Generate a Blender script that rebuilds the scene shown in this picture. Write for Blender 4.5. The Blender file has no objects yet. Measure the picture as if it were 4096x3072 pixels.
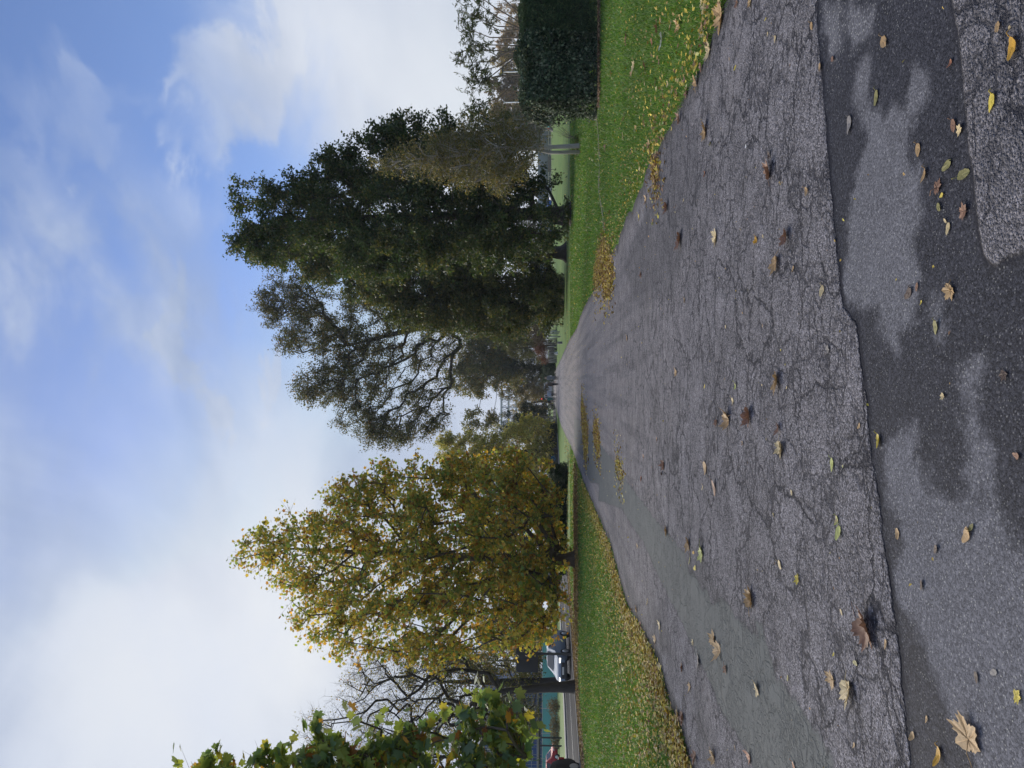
import bpy, bmesh, math, random
import numpy as np
from mathutils import Vector, Matrix
R = math.radians
rng = np.random.default_rng(7)
random.seed(7)
scene = bpy.context.scene
COL = scene.collection

# ------------------------------------------------------------------ camera geometry of the place
FPX, PCX, PCY, EYE = 2900.0, 2048.0, 1536.0, 1.47
PITCH = math.atan(141 / FPX)

def ray(px, py):
    a, b = (px - PCX) / FPX, (PCY - py) / FPX
    cp, sp = math.cos(PITCH), math.sin(PITCH)
    return np.array([b, cp + a * sp, sp - a * cp])

def at(px, py, Y):
    d = ray(px, py); t = Y / d[1]
    return np.array([d[0] * t, Y, EYE + d[2] * t])

def gp(px, py, z=0.0):
    d = ray(px, py); t = (z - EYE) / d[2]
    return np.array([d[0] * t, d[1] * t])

# ------------------------------------------------------------------ object helpers
def link(o, parent=None):
    COL.objects.link(o)
    if parent is not None:
        o.parent = parent
    return o

def tag(o, label=None, cat=None, group=None, kind=None):
    if label: o['label'] = label
    if cat: o['category'] = cat
    if group: o['group'] = group
    if kind: o['kind'] = kind
    return o

def thing(name, label, cat, loc=(0, 0, 0), rz=0.0, group=None):
    o = bpy.data.objects.new(name, None)
    o.empty_display_size = 0.2
    o.location = loc; o.rotation_euler = (0, 0, rz)
    link(o)
    return tag(o, label, cat, group)

def mesh_np(name, V, loops, sizes, mat=None, parent=None, smooth=False, fcol=None, mats=None, midx=None):
    me = bpy.data.meshes.new(name)
    V = np.asarray(V, np.float32).reshape(-1, 3)
    loops = np.asarray(loops, np.int32).ravel(); sizes = np.asarray(sizes, np.int32).ravel()
    me.vertices.add(len(V)); me.vertices.foreach_set('co', V.ravel())
    me.loops.add(len(loops)); me.loops.foreach_set('vertex_index', loops)
    me.polygons.add(len(sizes))
    st = np.zeros(len(sizes), np.int32); st[1:] = np.cumsum(sizes)[:-1]
    me.polygons.foreach_set('loop_start', st)
    if smooth:
        me.polygons.foreach_set('use_smooth', np.ones(len(sizes), bool))
    if midx is not None:
        me.polygons.foreach_set('material_index', np.asarray(midx, np.int32))
    me.update(calc_edges=True)
    if fcol is not None:
        a = me.attributes.new('leafcol', 'FLOAT_COLOR', 'FACE')
        c = np.ones((len(sizes), 4), np.float32); c[:, :3] = fcol
        a.data.foreach_set('color', c.ravel())
    for m in (mats or ([mat] if mat else [])):
        me.materials.append(m)
    o = bpy.data.objects.new(name, me)
    return link(o, parent)

class MB:
    """collects boxes, tubes and lofts, then links them as ONE mesh"""
    def __init__(s):
        s.V = []; s.F = []; s.n = 0; s.sm = []
    def add(s, V, F):
        V = np.asarray(V, float).reshape(-1, 3)
        s.V.append(V); s.F += [tuple(i + s.n for i in f) for f in F]; s.n += len(V)
    def box(s, c, d, rz=0.0, taper=1.0):
        x, y, z = [k / 2 for k in d]
        P = np.array([(-x, -y, -z), (x, -y, -z), (x, y, -z), (-x, y, -z), (-x * taper, -y * taper, z), (x * taper, -y * taper, z), (x * taper, y * taper, z), (-x * taper, y * taper, z)])
        if rz:
            cs, sn = math.cos(rz), math.sin(rz)
            P[:, :2] = np.stack([P[:, 0] * cs - P[:, 1] * sn, P[:, 0] * sn + P[:, 1] * cs], 1)
        s.add(P + np.array(c), [(0, 3, 2, 1), (4, 5, 6, 7), (0, 1, 5, 4), (1, 2, 6, 5), (2, 3, 7, 6), (3, 0, 4, 7)])
        return s
    def bbox(s, c, d, bev=0.02, rz=0.0):
        bm = bmesh.new(); bmesh.ops.create_cube(bm, size=1)
        bmesh.ops.scale(bm, vec=d, verts=bm.verts)
        bmesh.ops.bevel(bm, geom=bm.edges[:], offset=bev, segments=2, affect='EDGES', profile=0.6)
        if rz: bmesh.ops.rotate(bm, cent=(0, 0, 0), matrix=Matrix.Rotation(rz, 3, 'Z'), verts=bm.verts)
        bm.verts.index_update()
        s.add([np.array(v.co) + np.array(c) for v in bm.verts], [[v.index for v in f.verts] for f in bm.faces]); bm.free()
        return s
    def tube(s, pts, rad, n=8, cap=True):
        pts = np.asarray(pts, float); k = len(pts)
        rad = np.full(k, rad, float) if np.isscalar(rad) else np.asarray(rad, float)
        T = np.gradient(pts, axis=0); T /= np.linalg.norm(T, axis=1)[:, None] + 1e-9
        ref = np.array([0, 0, 1.0]) if abs(T[:, 2]).mean() < 0.7 else np.array([1.0, 0, 0])
        A = np.cross(T, ref); A /= np.linalg.norm(A, axis=1)[:, None] + 1e-9
        B = np.cross(T, A)
        th = np.arange(n) * 2 * math.pi / n
        P = pts[:, None] + rad[:, None, None] * (A[:, None] * np.cos(th)[None, :, None] + B[:, None] * np.sin(th)[None, :, None])
        F = [(i * n + j, i * n + (j + 1) % n, (i + 1) * n + (j + 1) % n, (i + 1) * n + j) for i in range(k - 1) for j in range(n)]
        if cap:
            F += [tuple(range(n))[::-1], tuple((k - 1) * n + j for j in range(n))]
        s.add(P.reshape(-1, 3), F); return s
    def loft(s, rings, cap=True):
        n = len(rings[0]); k = len(rings)
        F = [(i * n + j, i * n + (j + 1) % n, (i + 1) * n + (j + 1) % n, (i + 1) * n + j) for i in range(k - 1) for j in range(n)]
        if cap:
            F += [tuple(range(n))[::-1], tuple((k - 1) * n + j for j in range(n))]
        s.add(np.array(rings).reshape(-1, 3), F); return s
    def ball(s, c, r, seg=10, rings=7):
        r = np.array(r if hasattr(r, '__len__') else (r, r, r), float); P = []
        for i in range(rings + 1):
            a = math.pi * i / rings
            for j in range(seg):
                b = 2 * math.pi * j / seg
                P.append((math.sin(a) * math.cos(b), math.sin(a) * math.sin(b), math.cos(a)))
        F = [(i * seg + j, (i + 1) * seg + j, (i + 1) * seg + (j + 1) % seg, i * seg + (j + 1) % seg) for i in range(rings) for j in range(seg)]
        s.add(np.array(P) * r + np.array(c), F); return s
    def build(s, name, mat, parent=None, smooth=False, sharp=None):
        V = np.concatenate(s.V)
        o = mesh_np(name, V, [i for f in s.F for i in f], [len(f) for f in s.F], mat, parent, smooth)
        if sharp: o.data.set_sharp_from_angle(angle=R(sharp))
        return o

def copy_thing(root, loc, rz=0.0, label=None):
    r = root.copy(); COL.objects.link(r); r.location = loc; r.rotation_euler = (0, 0, rz)
    if label: r['label'] = label
    for ch in list(root.children):
        c = ch.copy(); COL.objects.link(c); c.parent = r
        for g in ch.children:
            d = g.copy(); COL.objects.link(d); d.parent = c
    return r

# ------------------------------------------------------------------ materials
class NT:
    def __init__(s, tree): s.t = tree
    def n(s, typ, **kw):
        nd = s.t.nodes.new(typ)
        for k, v in kw.items():
            if k.startswith('_'):
                setattr(nd, k[1:], v)
        for k, v in kw.items():
            if k.startswith('_'): continue
            key = int(k[1:]) if k[0] == 'i' and k[1:].isdigit() else k.replace('__', ' ')
            s.set(nd.inputs[key], v)
        return nd
    def set(s, sock, v):
        if isinstance(v, bpy.types.NodeSocket): s.t.links.new(v, sock)
        elif isinstance(v, bpy.types.Node): s.t.links.new(v.outputs[0], sock)
        else:
            if sock.type == 'RGBA' and len(v) == 3: v = (*v, 1)
            sock.default_value = v
    def math(s, op, a, b=0.0, c=0.0, clamp=False):
        nd = s.n('ShaderNodeMath', _operation=op, _use_clamp=clamp, i0=a, i1=b, i2=c); return nd.outputs[0]
    def vmath(s, op, a, b=(0, 0, 0)):
        nd = s.n('ShaderNodeVectorMath', _operation=op, i0=a, i1=b)
        return nd.outputs['Value'] if op in ('DOT_PRODUCT', 'LENGTH', 'DISTANCE') else nd.outputs[0]
    def noise(s, vec, scale, detail=4, rough=0.55, dist=0.0, out=0):
        return s.n('ShaderNodeTexNoise', Vector=vec, Scale=scale, Detail=detail, Roughness=rough, Distortion=dist).outputs[out]
    def ramp(s, fac, stops, interp='LINEAR'):
        nd = s.n('ShaderNodeValToRGB', Fac=fac); cr = nd.color_ramp; cr.interpolation = interp
        while len(cr.elements) < len(stops): cr.elements.new(0.5)
        for e, (p, c) in zip(cr.elements, stops):
            e.position = p; e.color = (*c, 1) if hasattr(c, '__len__') else (c, c, c, 1)
        return nd.outputs[0]
    def mix(s, fac, a, b, blend='MIX'):
        nd = s.n('ShaderNodeMix', _data_type='RGBA', _blend_type=blend)
        s.set(nd.inputs[0], fac); s.set(nd.inputs[6], a); s.set(nd.inputs[7], b); return nd.outputs[2]
    def sstep(s, v, lo, hi):
        nd = s.n('ShaderNodeMapRange', _interpolation_type='SMOOTHSTEP', Value=v)
        nd.inputs['From Min'].default_value = lo; nd.inputs['From Max'].default_value = hi
        return nd.outputs[0]
    def attr(s, name, out='Fac'):
        return s.n('ShaderNodeAttribute', _attribute_name=name).outputs[out]
    def bump(s, h, strength=0.5, dist=0.01, normal=None):
        nd = s.n('ShaderNodeBump', Strength=strength, Distance=dist, Height=h)
        if normal is not None: s.set(nd.inputs['Normal'], normal)
        return nd.outputs[0]

def new_mat(name):
    m = bpy.data.materials.new(name); m.use_nodes = True
    t = NT(m.node_tree); m.node_tree.nodes.clear()
    out = t.n('ShaderNodeOutputMaterial')
    return m, t, out

def principled(name, col, rough=0.6, metal=0.0, noise=0.0, nscale=8.0, bump=0.0, bscale=30.0, spec=0.5, emit=None, estr=0.0, coat=0.0, trans=0.0):
    m, t, out = new_mat(name)
    co = t.n('ShaderNodeTexCoord').outputs['Object']
    c = col
    if noise:
        nz = t.noise(co, nscale, 5, 0.6)
        c = t.mix(nz, tuple(k * (1 - noise) for k in col), tuple(min(1, k * (1 + noise)) for k in col))
    p = t.n('ShaderNodeBsdfPrincipled', Base__Color=c, Roughness=rough, Metallic=metal)
    p.inputs['Specular IOR Level'].default_value = spec
    p.inputs['Coat Weight'].default_value = coat
    p.inputs['Transmission Weight'].default_value = trans
    if emit:
        p.inputs['Emission Color'].default_value = (*emit, 1); p.inputs['Emission Strength'].default_value = estr
    if bump:
        t.set(p.inputs['Normal'], t.bump(t.noise(co, bscale, 4), bump, 0.02))
    t.set(out.inputs[0], p)
    return m

def leaf_mat(name, trans=0.35, rough=0.55, gloss=0.35, tboost=(1.25, 1.15, 0.6)):
    m, t, out = new_mat(name)
    c = t.attr('leafcol', 'Color')
    p = t.n('ShaderNodeBsdfPrincipled', Base__Color=c, Roughness=rough)
    p.inputs['Specular IOR Level'].default_value = gloss
    tc = t.mix(1.0, c, tboost, 'MULTIPLY')
    tr = t.n('ShaderNodeBsdfTranslucent', Color=tc)
    mx = t.n('ShaderNodeMixShader', Fac=trans); t.set(mx.inputs[1], p); t.set(mx.inputs[2], tr)
    t.set(out.inputs[0], mx)
    return m

def bark_mat(name, a, b, scale=6.0, bump=0.8):
    m, t, out = new_mat(name)
    co = t.n('ShaderNodeTexCoord').outputs['Object']
    mp = t.n('ShaderNodeMapping', Vector=co); mp.inputs['Scale'].default_value = (1, 1, 0.22)
    n1 = t.noise(mp.outputs[0], scale * 2.5, 6, 0.65, 0.6)
    n2 = t.noise(co, scale * 0.35, 3)
    c = t.mix(t.ramp(n1, [(0.35, 0.0), (0.7, 1.0)]), a, b)
    c = t.mix(t.math('MULTIPLY', n2, 0.5), c, tuple(k * 1.5 for k in b))
    p = t.n('ShaderNodeBsdfPrincipled', Base__Color=c, Roughness=0.9)
    t.set(p.inputs['Normal'], t.bump(n1, bump, 0.03))
    t.set(out.inputs[0], p)
    return m
SUN_E, SKY_K, EXPO = 3.8, 0.095, 0.48
HAZE = 0.00028
# ================================================================== camera, light, sky
cam_d = bpy.data.cameras.new('camera'); cam_d.sensor_width = 36.0; cam_d.sensor_fit = 'HORIZONTAL'
cam_d.lens = 36.0 * FPX / 4096; cam_d.clip_end = 3000; cam_d.clip_start = 0.05
cam = link(bpy.data.objects.new('camera', cam_d))
_r = Vector((0, math.sin(PITCH), -math.cos(PITCH)))          # image right points to the ground (phone held upright, picture stored sideways)
_u = Vector((1, 0, 0)); _b = _r.cross(_u)
cam.matrix_world = Matrix(((_r.x, _u.x, _b.x, 0), (_r.y, _u.y, _b.y, 0), (_r.z, _u.z, _b.z, EYE), (0, 0, 0, 1)))
scene.camera = cam

SUN_EL, SUN_AZ = R(27), R(-34)                                 # azimuth measured from +Y towards +X
sd = Vector((math.sin(SUN_AZ) * math.cos(SUN_EL), math.cos(SUN_AZ) * math.cos(SUN_EL), math.sin(SUN_EL)))
sun_l = bpy.data.lights.new('sun', 'SUN'); sun_l.energy = SUN_E; sun_l.angle = R(50); sun_l.color = (1.0, 0.93, 0.82)
sun = link(bpy.data.objects.new('sun', sun_l)); sun.rotation_euler = sd.to_track_quat('Z', 'Y').to_euler()
sun.location = (0, 0, 60)

w = bpy.data.worlds.new('World'); scene.world = w; w.use_nodes = True
t = NT(w.node_tree); w.node_tree.nodes.clear()
wo = t.n('ShaderNodeOutputWorld')
sky = t.n('ShaderNodeTexSky', _sky_type='NISHITA', _sun_disc=False, _sun_elevation=SUN_EL, _sun_rotation=SUN_AZ, _air_density=1.0, _dust_density=0.6, _ozone_density=2.5, _altitude=30)
skyc = t.vmath('MULTIPLY', sky.outputs[0], (SKY_K * .98, SKY_K * 1.0, SKY_K * 1.2))
d = t.vmath('NORMALIZE', t.n('ShaderNodeTexCoord').outputs['Generated'])
sx = t.n('ShaderNodeSeparateXYZ', Vector=d)
dz = t.math('MAXIMUM', sx.outputs[2], 0.0)
# long soft streaks slanting down to the left, puffs between them
al = t.vmath('DOT_PRODUCT', d, (0.83, 0.0, 0.55)); ac = t.vmath('DOT_PRODUCT', d, (-0.55, 0.0, 0.83))
p1_ = t.n('ShaderNodeCombineXYZ', X=t.math('MULTIPLY', al, 1.5), Y=t.math('MULTIPLY', sx.outputs[1], 1.2), Z=t.math('MULTIPLY', ac, 3.4)).outputs[0]
p2_ = t.n('ShaderNodeCombineXYZ', X=t.math('MULTIPLY', sx.outputs[0], 1.6), Y=t.math('MULTIPLY', sx.outputs[1], 1.6), Z=t.math('MULTIPLY', sx.outputs[2], 3.2)).outputs[0]
p1_ = t.vmath('ADD', p1_, (4.3, 2.2, 7.9)); p2_ = t.vmath('ADD', p2_, (1.3, 9.2, 3.4))
big = t.noise(p1_, 1.5, 6, 0.5, 0.3)
fine = t.noise(p2_, 3.0, 8, 0.55, 0.35)
f = t.math('ADD', t.math('MULTIPLY', big, 0.72), t.math('MULTIPLY', fine, 0.50))
f = t.math('ADD', f, t.math('MULTIPLY', t.sstep(sx.outputs[0], 0.20, -0.30), 0.34))     # cloudier to the left
f = t.math('ADD', f, t.math('MULTIPLY', t.sstep(dz, 0.40, 0.12), 0.24))                  # and towards the horizon
def blob(px, py, r0, r1, amt):
    global f
    v = ray(px, py); v = v / np.linalg.norm(v)
    wv_ = t.math('ADD', t.vmath('DOT_PRODUCT', d, tuple(v)), t.math('MULTIPLY', t.math('SUBTRACT', fine, 0.5), 0.05))
    f = t.math('ADD', f, t.math('MULTIPLY', t.sstep(wv_, math.cos(R(r0)), math.cos(R(r1))), amt))
blob(520, 1180, 9, 1, 0.20); blob(260, 800, 8, 1, 0.10); blob(60, 480, 5, 1, .10); blob(990, 330, 6, 1.5, .24); blob(770, 1450, 4, 1, .20); blob(650, 620, 6, 1, .10)
blob(150, 150, 12, 3, -.12); blob(420, 300, 9, 2, -.06); blob(1050, 750, 9, 2, -.2); blob(500, 720, 5, 1, -.12); blob(1560, 300, 15, 4, .36)
cov = t.sstep(f, 0.40, 1.14)
shade = t.math('ADD', t.math('MULTIPLY', t.noise(p2_, 1.7, 5, 0.5, 0.4), .6), t.math('MULTIPLY', t.noise(p1_, 1.9, 7, 0.55, 0.5), .4))
def look(px, py):
    v = ray(px, py); return tuple(v / np.linalg.norm(v))
glow = t.math('POWER', t.math('MAXIMUM', t.vmath('DOT_PRODUCT', d, look(1120, 2450)), 0.0), 70.0)
glow3 = t.math('POWER', t.math('MAXIMUM', t.vmath('DOT_PRODUCT', d, look(1560, 350)), 0.0), 45.0)
glow2 = t.math('POWER', t.math('MAXIMUM', t.vmath('DOT_PRODUCT', d, look(560, 2900)), 0.0), 60.0)
ccol = t.mix(t.sstep(shade, 0.40, 0.60), (0.245, 0.31, 0.455), (0.445, 0.495, 0.595))
ccol = t.mix(t.math('MULTIPLY', t.sstep(dz, 0.34, 0.05), 0.5), ccol, (0.51, 0.55, 0.61))
ccol = t.mix(t.math('MULTIPLY', t.math('ADD', t.math('MULTIPLY', glow, .65), t.math('ADD', t.math('MULTIPLY', glow2, .4), t.math('MULTIPLY', glow3, .5))), 0.9, clamp=True), ccol, (0.68, 0.68, 0.67))
skyl = t.mix(1.0, skyc, (0.48, 0.53, 0.64), 'DARKEN')
col = t.mix(t.math('MULTIPLY', cov, 0.95), skyl, ccol)
bg = t.n('ShaderNodeBackground', Color=col, Strength=1.0)
t.set(wo.inputs[0], bg)

scene.view_settings.view_transform = 'Standard'; scene.view_settings.look = 'None'
scene.view_settings.exposure = EXPO; scene.view_settings.gamma = 1.0
cy = scene.cycles
scene.render.engine = 'CYCLES'
cy.max_bounces = 9; cy.diffuse_bounces = 6; cy.glossy_bounces = 3; cy.transmission_bounces = 4; cy.transparent_max_bounces = 6
cy.use_denoising = True; cy.denoiser = 'OPENIMAGEDENOISE'
cy.sample_clamp_indirect = 6.0
cy.use_adaptive_sampling = True; cy.adaptive_threshold = 0.012

# ================================================================== traced lines of the path
def crop(px0, py0, s, pts): return [(px0 + x / s, py0 + y / s) for x, y in pts]
RIGHT_PX = [(2915, 0), (2855, 139), (2800, 289), (2758, 356), (2716, 452), (2668, 530), (2619, 603), (2559, 760), (2511, 862), (2460, 995), (2378, 1157), (2336, 1229), (2308, 1310), (2271, 1372), (2242, 1440), (2213, 1498)]
LEFT_PX = [(2772, 3072), (2739, 2937), (2688, 2827), (2662, 2711), (2630, 2633), (2584, 2536), (2520, 2439), (2494, 2362), (2449, 2194), (2403, 2084), (2339, 1937), (2310, 1855), (2286, 1787), (2247, 1710), (2218, 1614)]
RG = np.array([gp(*q) for q in RIGHT_PX]); LG = np.array([gp(*q) for q in LEFT_PX])
RG = np.vstack([[RG[0][0] - 0.1, -12], RG]); LG = np.vstack([[LG[0][0], -12], LG])
PATH_END = 185.0
def x_right(y): return np.interp(y, RG[:, 1], RG[:, 0])
def x_left(y): return np.interp(y, LG[:, 1], LG[:, 0])

def sdist(P, poly):
    """signed distance, positive inside"""
    P = np.asarray(P, float); Q = np.asarray(poly, float); n = len(Q)
    dmin = np.full(len(P), 1e9); ins = np.zeros(len(P), bool)
    for i in range(n):
        a, b = Q[i], Q[(i + 1) % n]; ab = b - a
        tt = np.clip(((P - a) @ ab) / (ab @ ab + 1e-12), 0, 1)
        dmin = np.minimum(dmin, np.linalg.norm(P - (a + tt[:, None] * ab), axis=1))
        c = ((a[1] > P[:, 1]) != (b[1] > P[:, 1]))
        with np.errstate(divide='ignore', invalid='ignore'):
            c &= P[:, 0] < (b[0] - a[0]) * (P[:, 1] - a[1]) / (b[1] - a[1] + 1e-12) + a[0]
        ins ^= c
    return np.where(ins, dmin, -dmin)

r1 = lambda p: crop(3000, 0, 1.659, p)
r2 = lambda p: crop(3000, 1000, 1.503, p)
r3 = lambda p: crop(3000, 2000, 1.547, p)
r5 = lambda p: crop(2300, 1000, 1.659, p)
r6 = lambda p: crop(2300, 2000, 1.5475, p)
G = lambda pts: np.array([gp(*q) for q in pts])
SEAM_A = [(3276, -400)] + r1([(475, 0), (490, 250), (510, 430), (530, 640), (550, 850), (565, 1050), (590, 1300), (620, 1600)]) + r2([(580, 100), (605, 340), (690, 440), (720, 700), (760, 960), (775, 1200), (815, 1400), (850, 1650)]) + r3([(870, 200), (910, 420), (950, 700), (985, 950), (1010, 1250), (1050, 1600)]) + [(3720, 3500)]
SEAM_B = [(3800, -300)] + r1([(1400, 0), (1450, 250), (1490, 600), (1520, 950), (1555, 1150), (1590, 1500)]) + r2([(1480, 50), (1550, 100), (1640, 30)]) + [(4160, 1010)]
ga, gb = G(SEAM_A), G(SEAM_B)
PATCH = np.vstack([ga, [[-6, 2.2], [-6, 1.0], [0.9, 1.0]], gb[::-1]])
DRY = [G(r1([(690, 1680), (720, 1200), (800, 1000), (830, 870), (760, 760), (700, 650), (740, 460), (830, 320), (850, 480), (820, 600), (850, 740), (960, 760), (1080, 720), (1080, 560), (1130, 470), (1220, 470), (1240, 620), (1190, 720), (1110, 760), (1130, 830), (1100, 900), (1110, 1020), (1190, 1120), (1210, 1300), (1190, 1480), (1140, 1659)]) + r2([(1070, 150), (1060, 430), (960, 480), (940, 610), (860, 530), (810, 480), (800, 370), (740, 370), (660, 340), (615, 350), (610, 100)])),
       G(r1([(520, 30), (630, 40), (640, 300), (570, 380), (515, 200)])), G(r1([(690, 40), (860, 50), (850, 220), (720, 330), (690, 240)])),
       G(r2([(1140, 310), (1220, 310), (1225, 380), (1210, 520), (1180, 540), (1170, 400), (1130, 370)])),
       G(r2([(1400, 620), (1460, 640), (1440, 900), (1480, 1080), (1550, 1200), (1530, 1440), (1400, 1480), (1360, 1350), (1380, 1150), (1330, 1000), (1300, 800), (1340, 690)])),
       G(r2([(950, 1090), (1050, 1070), (1080, 1340), (1140, 1390), (1180, 1470), (1380, 1490), (1530, 1520), (1600, 1640)]) + r3([(1650, 230), (1800, 240), (1950, 1000), (1900, 2000), (1560, 1800), (1500, 1680), (1380, 1420), (1310, 1320), (1250, 1180), (1180, 1080), (1160, 950), (1060, 800), (970, 650), (940, 560), (930, 480), (990, 300), (950, 100)]) + r2([(900, 1600), (850, 1400), (850, 1200)]))]
PUD = G(r5([(0, 1120), (60, 1130), (130, 1225), (210, 1335), (290, 1425), (350, 1530), (450, 1659)]) + r6([(520, 130), (610, 230), (700, 330), (720, 430), (770, 480), (800, 540), (850, 570), (870, 650), (960, 620), (1000, 690), (1060, 750), (1180, 850)]) + r3([(60, 720), (120, 800), (150, 950), (200, 1100), (330, 1240), (400, 1380), (480, 1480), (560, 1600), (575, 1800)]) + r6([(1180, 1800), (1130, 1659), (1090, 1550), (1010, 1430), (930, 1300), (850, 1100), (760, 930), (680, 750), (600, 600), (500, 400), (440, 260), (370, 160), (300, 50)]) + r5([(160, 1659), (170, 1550), (110, 1540), (80, 1480), (60, 1380), (0, 1300)]))
DAMP = [G(r6([(210, 120), (240, 130), (330, 420), (380, 560), (440, 760), (380, 700), (330, 560), (290, 400)])), G(r6([(440, 640), (520, 660), (600, 860), (640, 1060), (600, 1000), (500, 850)])), G(r6([(730, 1100), (790, 1190), (850, 1340), (890, 1660), (800, 1660), (760, 1350)])),
        G(r6([(560, 270), (800, 330), (960, 600), (1120, 740), (1240, 860), (1240, 1000), (1130, 900), (1020, 800), (900, 700), (760, 600), (700, 480)])), G([(2720, 480), (2760, 420), (2830, 700), (2760, 1000), (2700, 1180), (2560, 1250), (2500, 1080), (2600, 800)]), np.vstack([gb, [[6, 2.0], [6, 2.9]]])]

# ================================================================== ground sheet
m, t, out = new_mat('lawn_grass_soil')
co = t.n('ShaderNodeTexCoord').outputs['Object']
n1 = t.noise(co, 0.35, 4, 0.6); n2 = t.noise(co, 22.0, 5, 0.7); n3 = t.noise(co, 3.0, 4)
c = t.mix(t.sstep(n1, 0.35, 0.65), (0.080, 0.170, 0.028), (0.150, 0.235, 0.042))
c = t.mix(t.sstep(n2, 0.3, 0.75), t.mix(0.35, c, (0.02, 0.035, 0.008)), c)
c = t.mix(t.math('MULTIPLY', t.sstep(n3, 0.5, 0.75), 0.4), c, (0.20, 0.235, 0.045))
p = t.n('ShaderNodeBsdfPrincipled', Base__Color=c, Roughness=0.85)
p.inputs['Specular IOR Level'].default_value = 0.2
t.set(p.inputs['Normal'], t.bump(n2, 0.9, 0.04)); t.set(out.inputs[0], p)
M_LAWN = m
mb = MB(); xs = np.linspace(-900, 900, 25); ys = np.linspace(-300, 1500, 25)
gv = np.array([(x, y, 0) for y in ys for x in xs]); n_ = 25
mb.add(gv, [(j * n_ + i, j * n_ + i + 1, (j + 1) * n_ + i + 1, (j + 1) * n_ + i) for j in range(n_ - 1) for i in range(n_ - 1)])
tag(mb.build('ground', M_LAWN), kind='structure')

# ================================================================== the park path
def path_material():
    m, t, out = new_mat('cracked_asphalt')
    co = t.n('ShaderNodeTexCoord').outputs['Object']
    a_patch, a_dry, a_pud, a_damp = [t.attr(k) for k in ('patch', 'dry', 'pud', 'damp')]
    wob = t.math('SUBTRACT', t.noise(co, 7.0, 6, 0.65), 0.5)
    wob2 = t.math('SUBTRACT', t.noise(co, 22.0, 5, 0.7), 0.5)
    wsum = t.math('ADD', t.math('MULTIPLY', wob, 0.30), t.math('MULTIPLY', wob2, 0.10))
    k_patch = t.sstep(t.math('ADD', a_patch, t.math('MULTIPLY', wob2, 0.03)), -0.006, 0.006)
    k_dry = t.sstep(t.math('ADD', a_dry, t.math('MULTIPLY', wsum, 0.85)), -0.045, 0.05)
    k_pud = t.sstep(t.math('ADD', a_pud, t.math('MULTIPLY', wsum, 0.6)), -0.03, 0.02)
    k_damp = t.sstep(t.math('ADD', a_damp, t.math('MULTIPLY', wsum, 2.0)), -0.10, 0.14)
    # aggregate
    v1 = t.n('ShaderNodeTexVoronoi', Vector=co, Scale=120.0)
    v2 = t.n('ShaderNodeTexVoronoi', Vector=co, Scale=260.0)
    v3 = t.n('ShaderNodeTexVoronoi', Vector=co, Scale=82.0)
    g1 = t.n('ShaderNodeSeparateColor', Color=v1.outputs['Color']).outputs[0]
    g2 = t.n('ShaderNodeSeparateColor', Color=v2.outputs['Color']).outputs[1]
    g3 = t.n('ShaderNodeSeparateColor', Color=v3.outputs['Color']).outputs[2]
    macro = t.noise(co, 0.9, 5, 0.6); mac2 = t.noise(co, 4.5, 5, 0.65)
    # old worn asphalt
    grit = t.math('ADD', t.math('MULTIPLY', t.math('POWER', g1, 1.6), 0.95), t.math('MULTIPLY', g2, 0.45))
    k_old = t.math('ADD', t.math('MULTIPLY', grit, 1.45), 0.10)
    k_old = t.math('MULTIPLY', k_old, t.math('ADD', t.math('MULTIPLY', macro, 0.7), 0.62))
    k_old = t.math('MULTIPLY', k_old, t.math('ADD', t.math('MULTIPLY', mac2, 0.9), 0.55))
    old = t.n('ShaderNodeVectorMath', _operation='SCALE', i0=(0.200, 0.188, 0.200)); t.set(old.inputs['Scale'], k_old); old = old.outputs[0]
    worn = t.sstep(t.noise(co, 0.55, 4, 0.6), 0.52, 0.72)
    old = t.mix(t.math('MULTIPLY', worn, 0.3), old, (0.26, 0.235, 0.23))
    # worn wheel streaks running along the path
    smp = t.n('ShaderNodeMapping', Vector=co); smp.inputs['Scale'].default_value = (1.6, 0.05, 1); smp.inputs['Rotation'].default_value = (0, 0, R(1.5))
    strk = t.noise(smp.outputs[0], 2.0, 5, 0.6, 0.3); yy_ = t.n('ShaderNodeSeparateXYZ', Vector=co).outputs[1]
    old = t.mix(t.math('MULTIPLY', t.math('MULTIPLY', t.sstep(strk, 0.46, 0.62), t.sstep(yy_, 7.0, 22.0)), 0.5), old, (0.265, 0.235, 0.225))
    old = t.mix(t.math('MULTIPLY', t.math('MULTIPLY', t.sstep(strk, 0.50, 0.36), t.sstep(yy_, 5.0, 14.0)), 0.4), old, (0.085, 0.080, 0.088))
    # cracks
    dn = t.n('ShaderNodeTexNoise', Vector=co, Scale=5.0, Detail=5.0, Roughness=0.7)
    dv = t.vmath('SUBTRACT', dn.outputs['Color'], (0.5, 0.5, 0.5))
    def cracks(scale, wid, amt, yscale=1.0):
        q = t.n('ShaderNodeVectorMath', _operation='MULTIPLY_ADD', i0=dv, i1=(amt, amt, amt)); t.set(q.inputs[2], co)
        mp = t.n('ShaderNodeMapping', Vector=q.outputs[0]); mp.inputs['Scale'].default_value = (1, yscale, 1)
        v = t.n('ShaderNodeTexVoronoi', Vector=mp.outputs[0], Scale=scale, _feature='DISTANCE_TO_EDGE')
        return t.sstep(v.outputs['Distance'], wid * scale, wid * scale * 0.25)
    c1 = t.math('MULTIPLY', cracks(1.5, 0.017, 0.30, 1.7), t.sstep(t.noise(co, 1.2, 3), 0.36, 0.50))
    c2 = t.math('MULTIPLY', cracks(5.0, 0.013, 0.16, 1.6), t.sstep(t.noise(co, 2.1, 4, 0.6), 0.42, 0.55))
    c3 = t.math('MULTIPLY', cracks(16.0, 0.008, 0.07, 1.2), t.sstep(t.noise(co, 3.3, 4, 0.6), 0.46, 0.60))
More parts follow.
